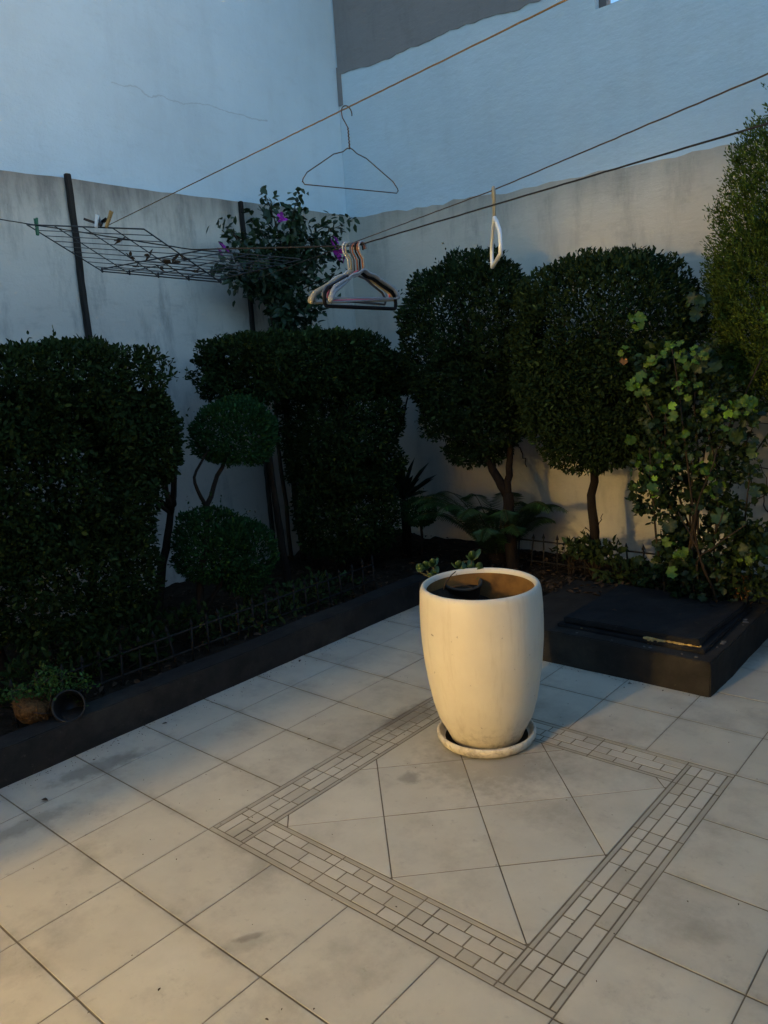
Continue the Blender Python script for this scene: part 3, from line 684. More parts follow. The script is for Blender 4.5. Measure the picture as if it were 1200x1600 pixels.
for k in range(7):
    b0 = np.array([1.5 + rnd.uniform(-.1, .25), 3.5, .6 + rnd.uniform(-.2, .3)]); branch(mb, [b0, b0 + np.array([rnd.uniform(-.1, .15), -.02, rnd.uniform(.1, .25)]), b0 + np.array([rnd.uniform(-.2, .3), -.05, rnd.uniform(.0, .45)])], .004, .002, 4)
mb.build('stems', M['stem_brown'], t, local(t, B))
vm = []; vd = []
for q in range(4):
    a = round_leaf(.017 + .0035*q, 7, q + 1); a.materials.append(M['vine']); vm.append(a)
    a = round_leaf(.024 + .005*q, 7, q + 9); a.materials.append(M['vine_dark']); vd.append(a)
cv = np.array([CP[0]-1.3, CP[1]-3.2, .5]); cv = cv / np.linalg.norm(cv)
for (x, y_, n_, sp) in ((1060, 545, 9, 22), (1020, 575, 9, 22), (1000, 600, 6, 16), (1085, 565, 7, 20), (1000, 500, 3, 14), (990, 495, 2, 10), (978, 548, 2, 8), (1075, 600, 6, 22), (1040, 630, 5, 20),
                       (1120, 640, 8, 26), (1150, 640, 6, 20), (1170, 625, 4, 16), (1030, 720, 9, 24), (1015, 745, 7, 20), (1060, 700, 6, 26), (1100, 735, 4, 20), (1110, 770, 4, 20), (985, 690, 3, 8), (1020, 770, 4, 16), (1180, 870, 5, 18), (1070, 860, 5, 24), (1190, 500, 3, 12)):
    for _ in range(int(n_ * 1.55)):
        p = ony(x + rnd.gauss(0, sp*.6), y_ + rnd.gauss(0, sp*.5), 3.12 + rnd.uniform(-.06, .12))
        d = np.array([rnd.gauss(0, .8), rnd.gauss(-.3, .5), rnd.gauss(-.1, .6)]); put_leaf(vm, p, d, cv + np.array([rnd.gauss(0, .35), rnd.gauss(0, .35), .35 + rnd.gauss(0, .3)]), t, s=rnd.uniform(.6, 1.15), base=B)
for (x, y_, n_, sp) in ((1030, 660, 4, 16), (1155, 670, 3, 10), (1080, 780, 5, 30), (1040, 800, 4, 20), (1130, 790, 5, 22), (1145, 830, 4, 16), (1095, 500, 5, 22), (1085, 540, 4, 18), (1110, 560, 4, 18), (1010, 860, 5, 24), (1050, 880, 5, 24), (1100, 890, 5, 24), (1150, 880, 5, 22), (1190, 860, 4, 20), (1180, 690, 3, 12), (1190, 780, 4, 18), (1085, 650, 5, 26), (1170, 700, 3, 14)):
    for _ in range(int(n_ * 1.15)):
        p = ony(x + rnd.gauss(0, sp*.7), y_ + rnd.gauss(0, sp*.6), 3.24 + rnd.uniform(-.06, .1))
        d = np.array([rnd.gauss(0, .8), rnd.gauss(-.3, .5), rnd.gauss(-.2, .6)]); put_leaf(vd, p, d, cv + np.array([rnd.gauss(0, .4), rnd.gauss(0, .4), .3 + rnd.gauss(0, .3)]), t, s=rnd.uniform(.7, 1.2), base=B)
foliage('foliage', [((1.36, 3.28, .95), (.28, .12, .5), 2.3, 4200), ((1.42, 3.3, .42), (.3, .14, .2), 2.3, 1600)], M['vine_dark'], t, 181, .036, .026, lump=.25, gap=-.7, inner=.6, rand=1.0).location = local(t, B)
yl = round_leaf(.019, 5, 4); yl.materials.append(M['dry_o']); put_leaf([yl], ony(975, 560, 3.12), (0, -.3, -1), cv, t, base=B)['label'] = 'single withered orange leaf'

# arching cycad
B = (-.14, 3.74, .12); t = tree('cycad_plant', 'low palm like plant with arching fine fronds behind the planter', 'plant', B)
def frond(name, L, an, rise, m, parent, n=34, ll=.10):
    pts = []
    for k in range(14):
        u = k / 13; pts.append(np.array([L * u, 0, rise * math.sin(min(u * 1.9, 2.75)) * (1 if u < .85 else 1) - .05 * u * u]))
    ps = smooth_path(pts, 4); pos = []; dd = []; nn = []; LL = []
    for k in range(n):
        u = .12 + .88 * k / (n - 1); i = min(len(ps) - 2, int(u * (len(ps) - 1))); tg = ps[i+1] - ps[i]; tg = tg / np.linalg.norm(tg)
        for s in (-1, 1):
            pos.append(ps[i]); dd.append(tg * .55 + np.array([0, s * .85, 0]) + np.array([0, 0, -.35])); nn.append(np.array([0, 0, 1.]))
            LL.append(ll * math.sin(math.pi * min(.96, .15 + u * .78)) * rnd.uniform(.85, 1.1))
    pos = np.array(pos); Rz = np.array([[math.cos(an), -math.sin(an), 0], [math.sin(an), math.cos(an), 0], [0, 0, 1]])
    me = leaf_mesh(name, pos @ Rz.T, np.array(dd) @ Rz.T, np.array(nn), np.array(LL), np.full(len(LL), .0065), .1)
    o = link(name, me, m, parent); MB().tube([Rz @ q for q in ps], [.005 - .004*i/len(ps) for i in range(len(ps))], 5).build('rachis', M['stem'], o); return o
for k in range(22):
    an = k / 22 * 6.283 + rnd.uniform(-.15, .15); frond('frond', rnd.uniform(.48, .68) if math.sin(an) < .25 else rnd.uniform(.30, .40), an, rnd.uniform(.32, .52), M['cycad'], t, 64, .135)
MB().lathe([(.05, -.06), (.062, .02), (.05, .10), (.02, .13)], 14).build('trunk', M['bark'], t)
# dark spiky rosette and a small clipped ball in the far corner
B = (-.86, 3.62, .1); t = tree('agave_plant', 'dark spiky rosette plant in the far corner of the bed', 'plant', B)
MB().tube([(0, 0, -.02), (.01, 0, .2), (0, 0, .42)], [.04, .035, .03], 9).build('trunk', M['bark'], t)
for k in range(26):
    an = k * 2.4; el = rnd.uniform(-.1, 1.35); L = rnd.uniform(.26, .36); d = np.array([math.cos(an)*math.cos(el), math.sin(an)*math.cos(el), math.sin(el)])
    me = leaf_mesh('blade', np.array([[0, 0, .42]]), d[None], np.array([[-d[0]*.5, -d[1]*.5, 1.]]), np.array([L]), np.array([.05]), .25); link('blade', me, M['agave'], t)
B = (-.62, 3.50, .1); t = tree('topiary_shrub', 'tiny round clipped ball in front of the spiky rosette', 'shrub', B)
MB().tube([(0, 0, -.02), (.01, 0, .2), (0, 0, .40)], [.012, .010, .006], 7).build('trunk', M['bark'], t)
o = foliage('crown', [((-.62, 3.50, .47), (.11, .11, .10), 2.2, 2600)], M['topiary'], t, 161, .02, .010, lump=.05, gap=-1.8); o.location = local(t, B)

# low ground plants and edging fence of thin pickets
def low_plant(name, label, blobs, m, seed, B, L=.035, W=.02):
    t = tree(name, label, 'plant', B)
    mb = MB()
    for c, h, p, n in blobs:
        for _ in range(6):
            e = np.array(c) + np.array([rnd.uniform(-.7, .7)*h[0], rnd.uniform(-.7, .7)*h[1], rnd.uniform(-.2, .7)*h[2]])
            branch(mb, [(c[0] + rnd.uniform(-.04, .04), c[1], .09), (np.array([c[0], c[1], .1]) + e)/2, e], .004, .002, 4)
    mb.build('stems', M['stem_brown'], t, local(t, B))
    o = foliage('leaves', blobs, m, t, seed, L, W, rand=1.0, lump=.2, gap=-.9, inner=.6); o.location = local(t, B); return t
low_plant('ground_plant', 'low leafy plant growing through the little edging fence', [((.62, 3.66, .31), (.18, .08, .06), 2.2, 240), ((.44, 3.70, .27), (.10, .06, .04), 2.2, 70)], M['ground'], 171, (.55, 3.68, .1), .045, .026)
low_plant('ground_plant', 'dark low foliage along the back of the platform lid', [((1.15, 3.55, .20), (.45, .10, .09), 2.5, 900)], M['ground'], 173, (1.15, 3.55, .1), .045, .024)
low_plant('ground_plant', 'dark low foliage at the foot of the topiary balls', [((-.62, 2.2, .16), (.15, .55, .08), 2.5, 900)], M['ground'], 175, (-.62, 2.2, .1), .04, .02)
low_plant('ground_plant', 'dark low foliage under the big left hedge', [((-.66, 1.05, .22), (.16, .5, .14), 2.5, 1600)], M['hedge'], 177, (-.66, 1.05, .1), .04, .02)
def edging(label, a, b_, n, h, seed):
    a = np.array(a); b_ = np.array(b_); t = empty('edging_fence', (a + b_) / 2); tag(t, label, 'fence', 'low edging fences'); c = (a + b_) / 2
    me = None
    for k in range(n):
        p = a + (b_ - a) * k / (n - 1) - c
        if me is None:
            me = MB().tube([(0, 0, -.02), (0, 0, h - .02)], .006, 6).tube([(0, 0, h - .021), (0, 0, h + .012)], [.012, .001], 6).mesh('picket')
        o = link('picket', me, M['wood_dark'], t, p); o.rotation_euler = (rnd.gauss(0, .05), rnd.gauss(0, .05), 0)
    for z in (.05, h - .045): MB().tube([a - c + np.array([0, 0.0, z]), b_ - c + np.array([0, 0.0, z])], .0055, 6).build('rail', M['wood_dark'], t)
edging('low dark picket edging fence in front of the lit wall', (.02, 3.74, .10), (1.2, 3.74, .10), 13, .235, 1)
edging('low dark picket edging fence along the left bed', (-.50, .55, .11), (-.50, 2.85, .11), 24, .2, 2)

# ------------------------------------------------------------------ tall cream planter
PX, PY = 1.085, 1.735
pt = empty('tall_planter', (PX, PY, .0135)); tag(pt, 'tall cream glazed planter with rounded sides on a saucer', 'planter')
prof = [(.001, 0), (.138, 0), (.146, .006), (.156, .03), (.190, .095), (.2085, .16), (.2225, .235), (.2335, .315), (.2405, .40), (.2425, .47), (.2415, .54), (.2375, .595), (.2345, .608), (.2305, .6165), (.224, .6205), (.2175, .6185), (.2125, .611), (.211, .60)]
prof = [(a_, b_ * 1.033) for a_, b_ in prof]
MB().lathe(prof, 72).build('body', M['pot'], pt, fix=True)
MB().lathe([(.2108, .6215), (.213, .56), (.2165, .46), (.213, .38), (.205, .33)], 72).build('inside_wall', M['pot_in'], pt)
sv = [(0, 0, .40)]; n_ = 40
ms = MB(); rings = [(0.001, .0)] + [(r, 0) for r in np.linspace(.03, .214, 7)]
ms.lathe([(r * .985, .525 + .008 * math.sin(r * 40)) for r, _ in rings], 40)
ms.v = [(x, y, z - .33 * (.757 * x + .653 * y) + .006 * math.sin(61*x + 47*y)) for x, y, z in ms.v]
ms.build('potting_soil', M['soil'], pt)
sa = MB().lathe([(.001, .010), (.165, .010), (.178, .018), (.185, .036), (.190, .044), (.1965, .043), (.2005, .036), (.199, .022), (.190, .006), (.176, .0), (.001, .0)], 72).build('saucer', M['pot'], None, (PX, PY, .002), fix=True)
tag(sa, 'round cream saucer with rolled lip under the tall planter', 'saucer')
MB().lathe([(.001, 0), (.168, 0), (.168, .002), (.001, .002)], 40).build('wet_dirt', M['soil'], sa, (0, 0, .0102), fix=True)
# small clear grower pot inside, with succulents
q0 = onz(720, 905, .61); gpo = empty('grower_pot', (q0[0], q0[1], .42)); gpo.scale = (1.2, 1.2, 1.2); tag(gpo, 'small grey plastic pot standing inside the tall planter', 'pot')
gpo.rotation_euler = (.10, .12, 0)
MB().lathe([(.001, 0), (.045, 0), (.05, .01), (.063, .15), (.068, .152), (.0685, .16), (.063, .161), (.058, .150), (.048, .02)], 32).build('pot_body', M['p_dull'], gpo, fix=True)
MB().lathe([(.001, .137), (.03, .139), (.0575, .135)], 24).build('potting_soil', M['soil'], gpo)
sl = []
for q in range(3):
    a = MB(); vs = []; nseg = 9; r = .019 + .003*q
    ring = [(r + r*.98*math.cos(k/nseg*6.283)*-1, r*.60*math.sin(k/nseg*6.283)) for k in range(nseg)]
    vs = [(x, y, .0012 + (x/r)**2*.0028) for x, y in ring] + [(x, y, -.0008 + (x/r)**2*.0028) for x, y in ring] + [(r, 0, .0030), (r, 0, -.0012)]
    fs = [(k, (k+1) % nseg, 2*nseg) for k in range(nseg)] + [((k+1) % nseg + nseg, k + nseg, 2*nseg+1) for k in range(nseg)] + [(k + nseg, (k+1) % nseg + nseg, (k+1) % nseg, k) for k in range(nseg)]
    m_ = a.add(vs, fs, True).mesh('leaf'); m_.materials.append(M['succ']); sl.append(m_)
def succulent(label, stems, B):
    t = tree('succulent_plant', label, 'plant', B); mb = MB()
    for pts, k in stems:
        ps = smooth_path(pts, 5); mb.tube(ps, [.0035]*len(ps), 6)
        for q in range(k):
            i = int(len(ps) * (.35 + .65 * q / max(1, k - 1))) - 1; p = ps[max(0, min(len(ps)-1, i))]; an = q * 2.2 + rnd.uniform(-.3, .3)
            for s in (0, math.pi):
                put_leaf(sl, p, (math.cos(an + s), math.sin(an + s), .35 + .12*q), (-.4*math.cos(an+s), -.4*math.sin(an+s), 1), t, s=rnd.uniform(.85, 1.3), base=B)
        put_leaf(sl, ps[-1], (.2, -.2, 1), (1, -1, .3), t, s=1.15, base=B)
    mb.build('stems', M['stem'], t, local(t, B)); return t
a = onz(735, 905, .60); D_ = lambda x, y_, d=0: at(x, y_, (R @ (a - CP))[2] + d)
SU = succulent('leafy succulent sprig with round leaves inside the planter', [([a - np.array([0, 0, .03]), D_(736, 893), D_(737, 876)], 3), ([a - np.array([.01, 0, .03]), D_(726, 897), D_(716, 889)], 3), ([a - np.array([-.01, 0, .03]), D_(742, 898), D_(748, 894)], 2)], tuple(a - np.array([0, 0, .02])))
b2 = onz(668, 903, .625); E_ = lambda x, y_: at(x, y_, (R @ (b2 - CP))[2])
succulent('small succulent tuft leaning over the planter rim', [([at(690, 915, (R @ (b2-CP))[2] + .02), E_(678, 904), E_(665, 890)], 3), ([at(688, 914, (R @ (b2-CP))[2] + .03), E_(682, 900), E_(676, 886)], 3), ([E_(684, 909), E_(668, 899), E_(656, 894)], 2)], tuple(b2))
st = MB()
for (x0_, y0_, x1_, y1_) in ((695, 915, 712, 893), (693, 921, 700, 905), (704, 917, 740, 918)):
    st.tube(smooth_path([at(x0_, y0_, 3.08), at((x0_+x1_)/2, (y0_+y1_)/2 - 3, 3.07), at(x1_, y1_, 3.09)], 4), .0022, 5)
st.build('dry_stem', M['dry'], SU, local(SU, SU.location))

# ------------------------------------------------------------------ spilled pots at the left curb
B = (-.44, .60, .115); hbk = empty('fibre_basket', B); tag(hbk, 'round brown fibre basket lying tilted on the left curb', 'basket')
hbk.location = tuple(onx(52, 1105, -.42)); hbk.rotation_euler = (-.35, .35, .2)
rgh = sinnoise(71, 9); rg2 = sinnoise(72, 24)
mb = MB(); mb.lathe([(.001, -.062)] + [(.075 * math.sin(a), -.062 * math.cos(a)) for a in np.linspace(.2, 1.57, 9)] + [(.075, .02), (.06, .035), (.03, .045), (.001, .047)], 40)
V = np.array(mb.v); V *= (1 + .06 * rgh(V) + .05 * rg2(V))[:, None]; mb.v = [tuple(x) for x in V]
mb.build('basket_bowl', M['coco'], hbk)
n_ = 420; q_ = rs.normal(size=(n_, 3)); q_ /= np.linalg.norm(q_, axis=1)[:, None]; q_[:, 2] = -np.abs(q_[:, 2]) * .9 + .25
o = link('fibre_tufts', leaf_mesh('fibre_tufts', q_ * np.array([.074, .074, .062]), q_ * .5 + rs.normal(size=(n_, 3)), q_ + .3 * rs.normal(size=(n_, 3)), rs.uniform(.012, .028, n_), rs.uniform(.005, .012, n_)), M['coco'], hbk); o['kind'] = 'stuff'
mb = MB().tube([(.079*math.cos(a), .079*math.sin(a), .012) for a in np.linspace(0, 6.283, 30)[:-1]], .0035, 6, closed=True); mb.build('wire_rim', M['wire_rust'], hbk)
mb = MB().tube([(.079*math.cos(a), 0, .012 + .12*math.sin(a)) for a in np.linspace(0, math.pi, 16)], .0028, 6); mb.build('handle', M['stem_brown'], hbk)
npot = empty('nursery_pot', tuple(onx(108, 1103, -.29))); tag(npot, 'black nursery pot lying on its side with its mouth showing', 'pot')
dv = Vector((.78, -.52, .42)).normalized(); npot.rotation_mode = 'QUATERNION'; npot.rotation_quaternion = dv.to_track_quat('Z', 'Y')
MB().lathe([(.001, -.13), (.045, -.13), (.05, -.125), (.062, 0), (.0665, .001), (.067, .012), (.062, .013), (.058, .0), (.046, -.118), (.001, -.12)], 36).build('pot_body', M['black_pot'], npot, fix=True)
MB().tube([(.0665*math.cos(a), .0665*math.sin(a), .007) for a in np.linspace(2.4, 5.6, 20)], .004, 6).build('rim_band', M['stem_brown'], npot)
B = (-.42, .70, .12); t = tree('trailing_herb', 'trailing bright green herb spilling over the two tipped pots', 'plant', B); mb = MB(); hp_ = []
for pts in (((75, 1085), (85, 1060), (80, 1045)), ((80, 1080), (105, 1058), (135, 1062)), ((60, 1085), (30, 1085), (10, 1090)), ((70, 1080), (55, 1062), (75, 1042)), ((85, 1085), (120, 1075), (145, 1070)), ((100, 1125), (115, 1135), (128, 1142)), ((95, 1075), (125, 1095), (140, 1108)), ((75, 1085), (70, 1065), (95, 1050)), ((70, 1090), (40, 1078), (20, 1078)), ((120, 1140), (125, 1130), (110, 1140))):
    ps = smooth_path([onx(x, y_, -.37 + rnd.uniform(-.05, .03)) for x, y_ in pts], 6); mb.tube(ps, .0022, 5); hp_ += ps
mb.build('stems', M['stem'], t, local(t, B))
hp_ = np.array(hp_); n_ = 700; pp = hp_[rs.randint(0, len(hp_), n_)] + rs.normal(size=(n_, 3)) * .012
link('leaves', leaf_mesh('leaves', pp, rs.normal(size=(n_, 3)) + np.array([.2, -.2, .4]), rs.normal(size=(n_, 3)) + np.array([0, 0, .8]), rs.uniform(.012, .024, n_), rs.uniform(.008, .014, n_)), M['herb'], t, local(t, B))

# ------------------------------------------------------------------ clothes lines
def rope(name, label, pts, r, m, sag=0.0):
    mb = MB(); allp = []
    for i in range(len(pts) - 1):
        a, b_ = np.array(pts[i]), np.array(pts[i+1]); n_ = max(4, int(np.linalg.norm(b_ - a) / .03))
        for k in range(n_ + (i == len(pts) - 2)):
            u = k / n_; allp.append(a + (b_ - a) * u - np.array([0, 0, sag * 4 * u * (1 - u)]))
    allp = [p + np.array([rnd.gauss(0, .0002), rnd.gauss(0, .0002), rnd.gauss(0, .0003)]) for p in allp]
    mb.tube(allp, r, 6); o = mb.build(name, m); tag(o, label, 'clothesline', 'clotheslines over the patio'); return o
A1 = onx(165, 354, XL); H1 = at(541, 169, 2.5); E1 = H1 + (H1 - A1) * .9
rope('clothesline', 'tan rope carrying the single bare wire hanger', [A1, H1, E1], .0024, M['rope_tan'])
A2 = onx(376, 445, XL + .06); H2 = at(771, 297, 2.55); E2 = H2 + (H2 - A2) * .75; Q2 = at(1240, 98, 1 / (1/2.55 + (1/2.55 - 1/(R @ (A2-CP))[2]) / (771-376) * (1240-771)))
rope('clothesline', 'thin brown rope carrying the white hanger seen edge on', [A2, H2, Q2, Q2 + (Q2 - H2) * .6], .0021, M['rope_grey'])
A3 = onx(-70, 331, XL); H3 = at(557, 384, 2.7); Q3 = at(1220, 187, 1.72)
HL = at(300, 388, 1 / (1/(R @ (A3-CP))[2] * .41 + 1/2.7 * .59))
rope('clothesline', 'dark rope bent down by the bunch of plastic hangers', [A3, at(45, 350, 3.72), at(300, 390, 3.1), H3, Q3, Q3 + (Q3 - H3) * 1.2], .0025, M['rope_dark'])

RH = np.array([.757, .653, 0]); FH = np.array([-.653, .757, 0])
def axis(deg): a_ = math.radians(deg); v = math.cos(a_) * RH + math.sin(a_) * FH; return v / np.linalg.norm(v)
def hanger(name, label, top, ax_deg, shape, mats, r_body, r_hook, roll=0.0, ends=None, w_=.205, notch=False, bar=True, hook_m=None, pitch=0.0):
    """top: point on the rope the hook hangs from; local 2D (s, z) below it"""
    h = empty(name, top); tag(h, label, 'hanger'); ax_ = axis(ax_deg); ny = np.cross([0, 0, 1.], ax_)
    c, s = math.cos(roll), math.sin(roll)
    def P(a, z): a2, z2 = c*a - s*z, s*a + c*z; return ax_ * a2 + np.array([0, 0, z2]) + ny * (pitch * z2)
    hk = [P(.022*math.cos(a), -.019 + .022*math.sin(a)) for a in np.linspace(-.25, math.pi, 12)] + [P(-.020, -.034), P(-.008, -.050), P(0, -.062), P(0, shape['neck'])]
    MB().tube(hk, r_hook, 7).build('hook', hook_m or mats, h)
    nz, ez, bz = shape['neck'], shape['end'], shape['bottom']
    half = [(.012, nz - .003), (.030, nz - .010 - .04*(nz-ez)), (w_*.34, nz - .24*(nz-ez)), (w_*.62, nz - .55*(nz-ez)), (w_ - .022, ez + .016), (w_ - .004, ez - .004), (w_, (ez + bz)/2 - .004), (w_ - .002, bz + .008)]
    if notch: half[3:3] = [(w_*.44, nz - .35*(nz-ez)), (w_*.47, nz - .46*(nz-ez)), (w_*.51, nz - .44*(nz-ez))]
    up_ = [(-a, z) for a, z in half[::-1]] + [(0, nz)] + half
    loop = up_ + ([(w_ - .008, bz), (w_*.5, bz), (0, bz), (-w_*.5, bz), (-w_ + .008, bz)] if bar else [])
    rads = [r_body] * len(loop)
    if ends: rads = [r_body * (1 + (ends - 1) * max(0, (abs(q[0]) / w_ - .45) / .55)) if q[1] > bz + .005 else r_body * .7 for q in loop]
    MB().tube([P(*q) for q in loop], rads, 8, closed=bar).build('shoulder_frame', mats, h)
    if 'bunch' in label: h.scale = (.86, .86, .86)
    return h, P
# bare wire hanger
hw, P = hanger('wire_hanger', 'bare thin wire hanger on the tan rope in front of the wall corner', tuple(H1 + np.array([0, 0, .004])), 43, dict(neck=-.122, end=-.226, bottom=-.246), M['wire_rust'], .0017, .0018, roll=.02)
MB().tube([P(.003*math.cos(k*1.4), -.062 - k*.0022) for k in range(30)], .0016, 5).build('twisted_neck', M['wire_rust'], hw)
sh = dict(neck=-.088, end=-.172, bottom=-.222)
rd = (H3 - at(45, 350, 3.72)); rd /= np.linalg.norm(rd)
def on_rope(k): return tuple(H3 + (rd if k < 0 else (Q3 - H3) / np.linalg.norm(Q3 - H3)) * k + np.array([0, 0, .006]))
hanger('plastic_hanger', 'black plastic hanger, nearest of the bunch, with thick bottom bar', on_rope(.012), 46, dict(neck=-.112, end=-.196, bottom=-.248), M['p_black'], .0076, .0035, roll=-.03, w_=.2)
hanger('plastic_hanger', 'white plastic hanger with cream tinted end in the bunch', on_rope(-.030), 40, dict(neck=-.108, end=-.206, bottom=-.226), M['p_cream'], .0062, .0036, roll=.02, ends=2.2, w_=.215)
hanger('plastic_hanger', 'pink plastic hanger squeezed in the middle of the bunch', on_rope(-.004), 49, dict(neck=-.104, end=-.184, bottom=-.216), M['p_pink'], .004, .0032, roll=.03, w_=.185, hook_m=M['p_orange'])
hanger('plastic_hanger', 'light grey plastic hanger with notched shoulders on the right of the bunch', on_rope(.030), 47, dict(neck=-.104, end=-.188, bottom=-.214), M['p_lgrey'], .0048, .0034, roll=0, ends=1.7, w_=.19, notch=True)
hanger('plastic_hanger', 'dull grey plastic hanger hidden behind the black one of the bunch', on_rope(-.014), 53, dict(neck=-.110, end=-.194, bottom=-.226), M['p_grey'], .0048, .0034, roll=-.04, w_=.2)
hanger('plastic_hanger', 'pure white plastic hanger at the left of the bunch', on_rope(-.044), 44, dict(neck=-.106, end=-.190, bottom=-.220), M['p_dim'], .0045, .0042, roll=.05, w_=.195)
hanger('plastic_hanger', 'grey wide shouldered hanger with thick ends in the bunch', on_rope(.021), 50, dict(neck=-.108, end=-.200, bottom=-.222), M['p_lgrey'], .005, .0033, roll=.04, ends=2.4, w_=.205, hook_m=M['p_orange'])
hanger('plastic_hanger', 'white plastic hanger hanging alone edge on above the egg shaped tree', tuple(H2 + np.array([0, 0, .005])), 86, dict(neck=-.090, end=-.170, bottom=-.225), M['p_white'], .0066, .0056, roll=.0, w_=.2, pitch=.0, hook_m=M['p_cream'])

# folding wire rack hung from the dark rope, with fallen leaves and pegs on it
rk = empty('wire_rack', at(160, 390, 3.75)); tag(rk, 'black folding wire drying rack hanging near the left wall', 'drying rack'); RB = np.array(rk.location)
TL, TR = at(42, 351, 3.72), at(225, 358, 3.35); BL, BR = at(160, 424, 4.12), at(345, 441, 3.72)
CL, CR = at(315, 391, 4.0), at(470, 405, 3.65)
def panel(name, a, b_, c, d, nu, nv):            # a-b one rail, d-c the opposite rail
    fr = MB().tube([a - RB, b_ - RB, c - RB, d - RB], .0034, 6, closed=True).build(name, M['wire'], rk)
    for k in range(1, nu):
        u = k / nu; MB().tube([a + (b_-a)*u - RB, d + (c-d)*u - RB], .0026, 5).build('cross_wire', M['wire'], fr)
    for k in range(1, nv):
        u = k / nv; MB().tube([a + (d-a)*u - RB, b_ + (c-b_)*u - RB], .002, 5).build('long_wire', M['wire'], fr)
    for k in range(nu + 1):
        p = d + (c - d) * k / nu - RB; MB().lathe([(.001, -.007), (.006, -.004), (.006, .004), (.001, .007)], 7, p).build('joint', M['wire'], fr)
panel('rack_panel', TL, TR, BR, BL, 4, 9); panel('rack_panel', CL, CR, BR + np.array([0, 0, .012]), BL + np.array([0, 0, .012]), 4, 9)
dl = leaf_mesh('dry_leaf', np.zeros((4, 3)), np.array([[1, .1, .5], [-.6, .7, .3], [-.4, -.8, .6], [.2, .9, -.2]]), np.array([[0, 0, 1.]] * 4), np.array([.05, .04, .045, .035]), np.array([.02, .022, .018, .02]), .35); dl.materials.append(M['dry'])
for i, (u, v, s, lb) in enumerate(((.62, .30, .9, 'curled dry leaf on the rack under the wooden peg'), (.50, .62, .8, 'brown dry leaf caught at the middle of the rack'), (.80, .72, 1.6, 'large curled dark dry leaf near the rack hinge'), (.70, .58, .9, 'thin dry leaf beside the large curled one'), (.62, .86, .8, 'dry leaf near the bottom rail of the rack'), (.90, .88, .8, 'dry leaf at the right hinge end of the rack'), (.42, .85, .6, 'small dry scrap near the lower left joint'), (.97, .60, .7, 'dry leaf at the right end of the rack'))):
    p = TL + (TR - TL) * u + (BL - TL) * v; o = link('dry_leaf', dl, None, None, p + np.array([0, 0, .004])); o.scale = (s,)*3; o.rotation_euler = (rnd.uniform(-.5, .5), rnd.uniform(-.5, .5), rnd.uniform(0, 6)); tag(o, lb, 'dry leaf', 'dry leaves caught on the rack')
def peg(label, p, d, m, L=.075, sc_=1.0, open_=.10):
    t = empty('clothespin', p); tag(t, label, 'clothespin', 'clothespins on the rack'); t.rotation_mode = 'QUATERNION'; t.rotation_quaternion = Vector(d).normalized().to_track_quat('Z', 'Y')
    for s in (-1, 1):
        me = MB().add([(s*.0015, -.005, 0), (s*.0075, -.005, .004), (s*.0075, .005, .004), (s*.0015, .005, 0), (s*.002, -.005, L*.55), (s*.009, -.005, L*.55), (s*.009, .005, L*.55), (s*.002, .005, L*.55), (s*.008, -.005, L), (s*.0125, -.005, L), (s*.0125, .005, L), (s*.008, .005, L)],
                 [(0, 1, 2, 3), (0, 4, 5, 1), (1, 5, 6, 2), (2, 6, 7, 3), (3, 7, 4, 0), (4, 8, 9, 5), (5, 9, 10, 6), (6, 10, 11, 7), (7, 11, 8, 4), (8, 11, 10, 9)]).build('jaw', M[m], t, fix=True)
    MB().tube([(.006*math.cos(a), -.007 + .014*a/12.6, L*.5 + .006*math.sin(a)) for a in np.linspace(0, 12.6, 20)], .001, 5).build('spring', M['steel'], t)
peg('green plastic clothespin at the left end of the wire rack', tuple(at(59, 368, 3.70)), (.0, .03, 1), 'p_green', .078)
peg('wooden clothespin with dark tip clipped where the tan rope ends', tuple(at(166, 356, 3.45)), tuple(.42*R[0] + np.array([0, 0, .9])), 'pin_wood', .075)
peg('dark brown clothespin lying left of the wooden one on the rack', tuple(at(160, 352, 3.46)), tuple(-.95*R[0] + np.array([0, 0, .32])), 'pin_brown', .08)
peg('white clothespin standing in the middle of the peg cluster', tuple(at(150, 356, 3.45)), tuple(.25*R[0] + np.array([0, 0, 1])), 'p_white', .055)
peg('black clothespin leaning right behind the white one', tuple(at(150, 353, 3.49)), tuple(.75*R[0] + np.array([0, 0, .42])), 'p_black', .06)
peg('grey clothespin squeezed beside the white one', tuple(at(158, 354, 3.47)), tuple(-.2*R[0] + np.array([0, 0, 1])), 'p_grey', .05)

# ------------------------------------------------------------------ litter on the tiles
fl_m = leaf_mesh('fallen_leaf', np.array([[-.5, 0, 0.]]), np.array([[1, 0, .05]]), np.array([[0, 0, 1.]]), np.array([1.]), np.array([.5]), .25); fl_m.materials.append(M['dry'])
for x, y_, s, rz, lb in ((70, 1250, .034, .3, 'small dark dry leaf on the tiles near the left curb'), (147, 1187, .014, 1., 'tiny dark scrap on the tiles beside the left curb'), (483, 1155, .02, .9, 'tiny dry leaf on the tiles left of the mosaic border'), (249, 1546, .013, 2., 'tiny brown crumb on a front left tile'), (984, 1068, .02, .5, 'small dark scrap in front of the dark platform'), (975, 1074, .012, 2.2, 'tiny dark speck in front of the dark platform'), (417, 1593, .012, .2, 'tiny crumb on the tile at the bottom edge'), (1036, 1079, .016, 1.5, 'reddish scrap at the foot of the platform')):
    p = onz(x, y_, .004); o = link('fallen_leaf', fl_m, None, None, p); o.scale = (s, s, s); o.rotation_euler = (0, 0, rz); tag(o, lb, 'fallen leaf', 'litter on the tiles')
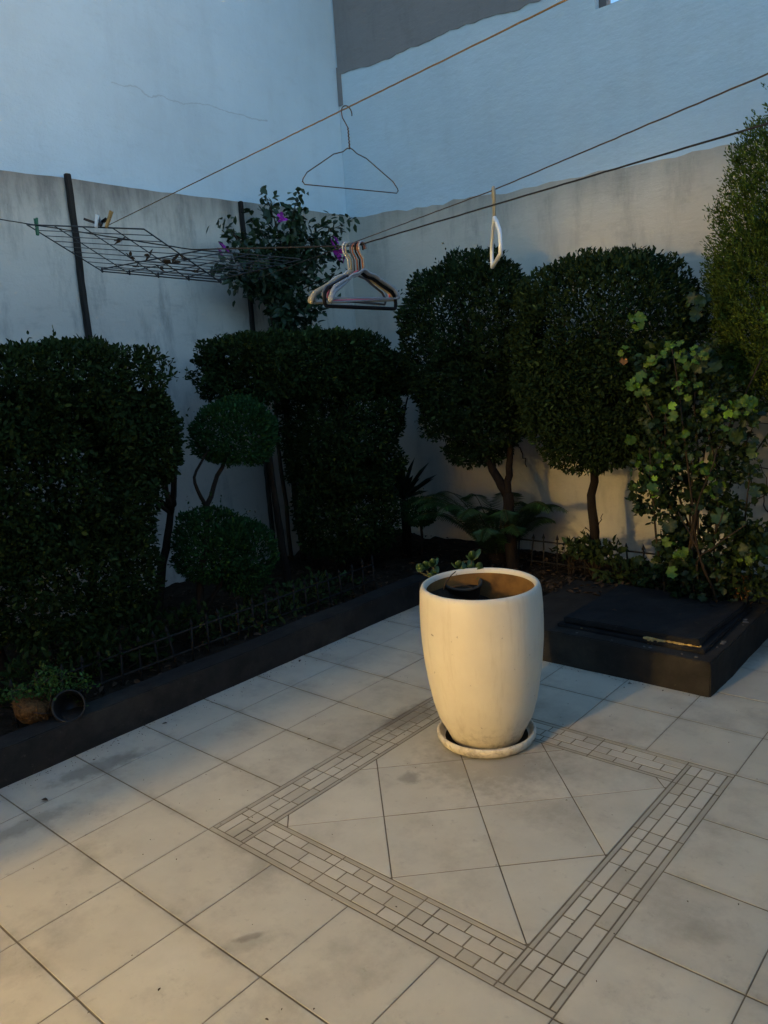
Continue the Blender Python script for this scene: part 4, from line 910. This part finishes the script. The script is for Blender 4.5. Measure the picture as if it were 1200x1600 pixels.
for k, (x, y_, zz, s_, lb) in enumerate(((1.12, 2.86, .220, .03, 'dry leaf near the front left of the slab lid'), (1.42, 2.95, .220, .026, 'dry leaf in the middle of the slab lid'), (1.50, 3.16, .220, .034, 'dry leaf at the back right of the slab lid'), (-.18, 1.05, .004, .026, 'dry leaf lying tight against the left curb'), (-.20, 1.9, .004, .03, 'dry leaf against the far end of the left curb'), (.62, 2.2, .004, .022, 'dry leaf on the shaded tiles left of the planter'))):
    o = link('fallen_leaf', fl_m, None, None, (x, y_, zz)); o.scale = (s_,)*3; o.rotation_euler = (.1, .05, k * 1.3); tag(o, lb, 'fallen leaf', 'litter on the tiles')
# dry flower spikes at the right edge of the bed
sp_ = empty('dry_spike', ony(1160, 945, 3.32)); tag(sp_, 'pair of dry orange leaf spikes beside the platform at the right', 'dry plant')
for (x0_, x1_) in ((1152, 1150), (1168, 1163)):
    ps = [ony(x0_ + (x1_-x0_)*k/6 + rnd.uniform(-2, 2), 948 - 45*k/6, 3.32) - np.array(sp_.location) for k in range(7)]
    o = MB().tube(ps, .003, 5).build('stalk', M['stem_brown'], sp_); n_ = 34; P_ = np.array(ps)[rs.randint(0, 7, n_)] + rs.normal(size=(n_, 3)) * .01
    link('leaves', leaf_mesh('leaves', P_, rs.normal(size=(n_, 3)) + np.array([0, 0, .5]), rs.normal(size=(n_, 3)), rs.uniform(.015, .03, n_), rs.uniform(.007, .012, n_)), M['dry_o'], o)
# grit on the paving and leaf litter on the beds
n_ = 520; P_ = np.stack([rs.uniform(-.24, 3.0, n_), rs.uniform(-.3, 2.6, n_), np.full(n_, .0012)], 1)
P_[:300, 0] = -.245 + np.abs(rs.normal(size=300)) * .05; P_[:300, 1] = rs.uniform(.1, 2.9, 300)
P_[300:360, 1] = 2.555 - np.abs(rs.normal(size=60)) * .02; P_[300:360, 0] = rs.uniform(.7, 1.69, 60)
d_ = rs.normal(size=(n_, 3)); d_[:, 2] = .05
tag(link('grit', leaf_mesh('grit', P_, d_, np.tile([0, 0, 1.], (n_, 1)), rs.uniform(.003, .009, n_), rs.uniform(.002, .005, n_), .3), M['dry']), 'scattered dark grit on the tiles along the curb', 'grit', kind='stuff')
n_ = 1500; P_ = np.stack([rs.uniform(-1.6, -.40, n_), rs.uniform(.2, 4.1, n_), np.full(n_, .135)], 1)
P_[900:, 0] = rs.uniform(-.2, 1.55, 600); P_[900:, 1] = rs.uniform(3.15, 4.1, 600); P_[900:, 2] = .13
k_ = (P_[:, 0] > .55) & (P_[:, 1] < 3.5); P_[k_, 2] = .17; d_ = rs.normal(size=(n_, 3)); d_[:, 2] *= .25
tag(link('leaf_litter', leaf_mesh('leaf_litter', P_, d_, np.tile([0, 0, 1.], (n_, 1)) + .3 * rs.normal(size=(n_, 3)), rs.uniform(.02, .05, n_), rs.uniform(.01, .024, n_), .3), M['dry']), 'brown leaf litter lying on the soil of the beds', 'leaf litter', kind='stuff')
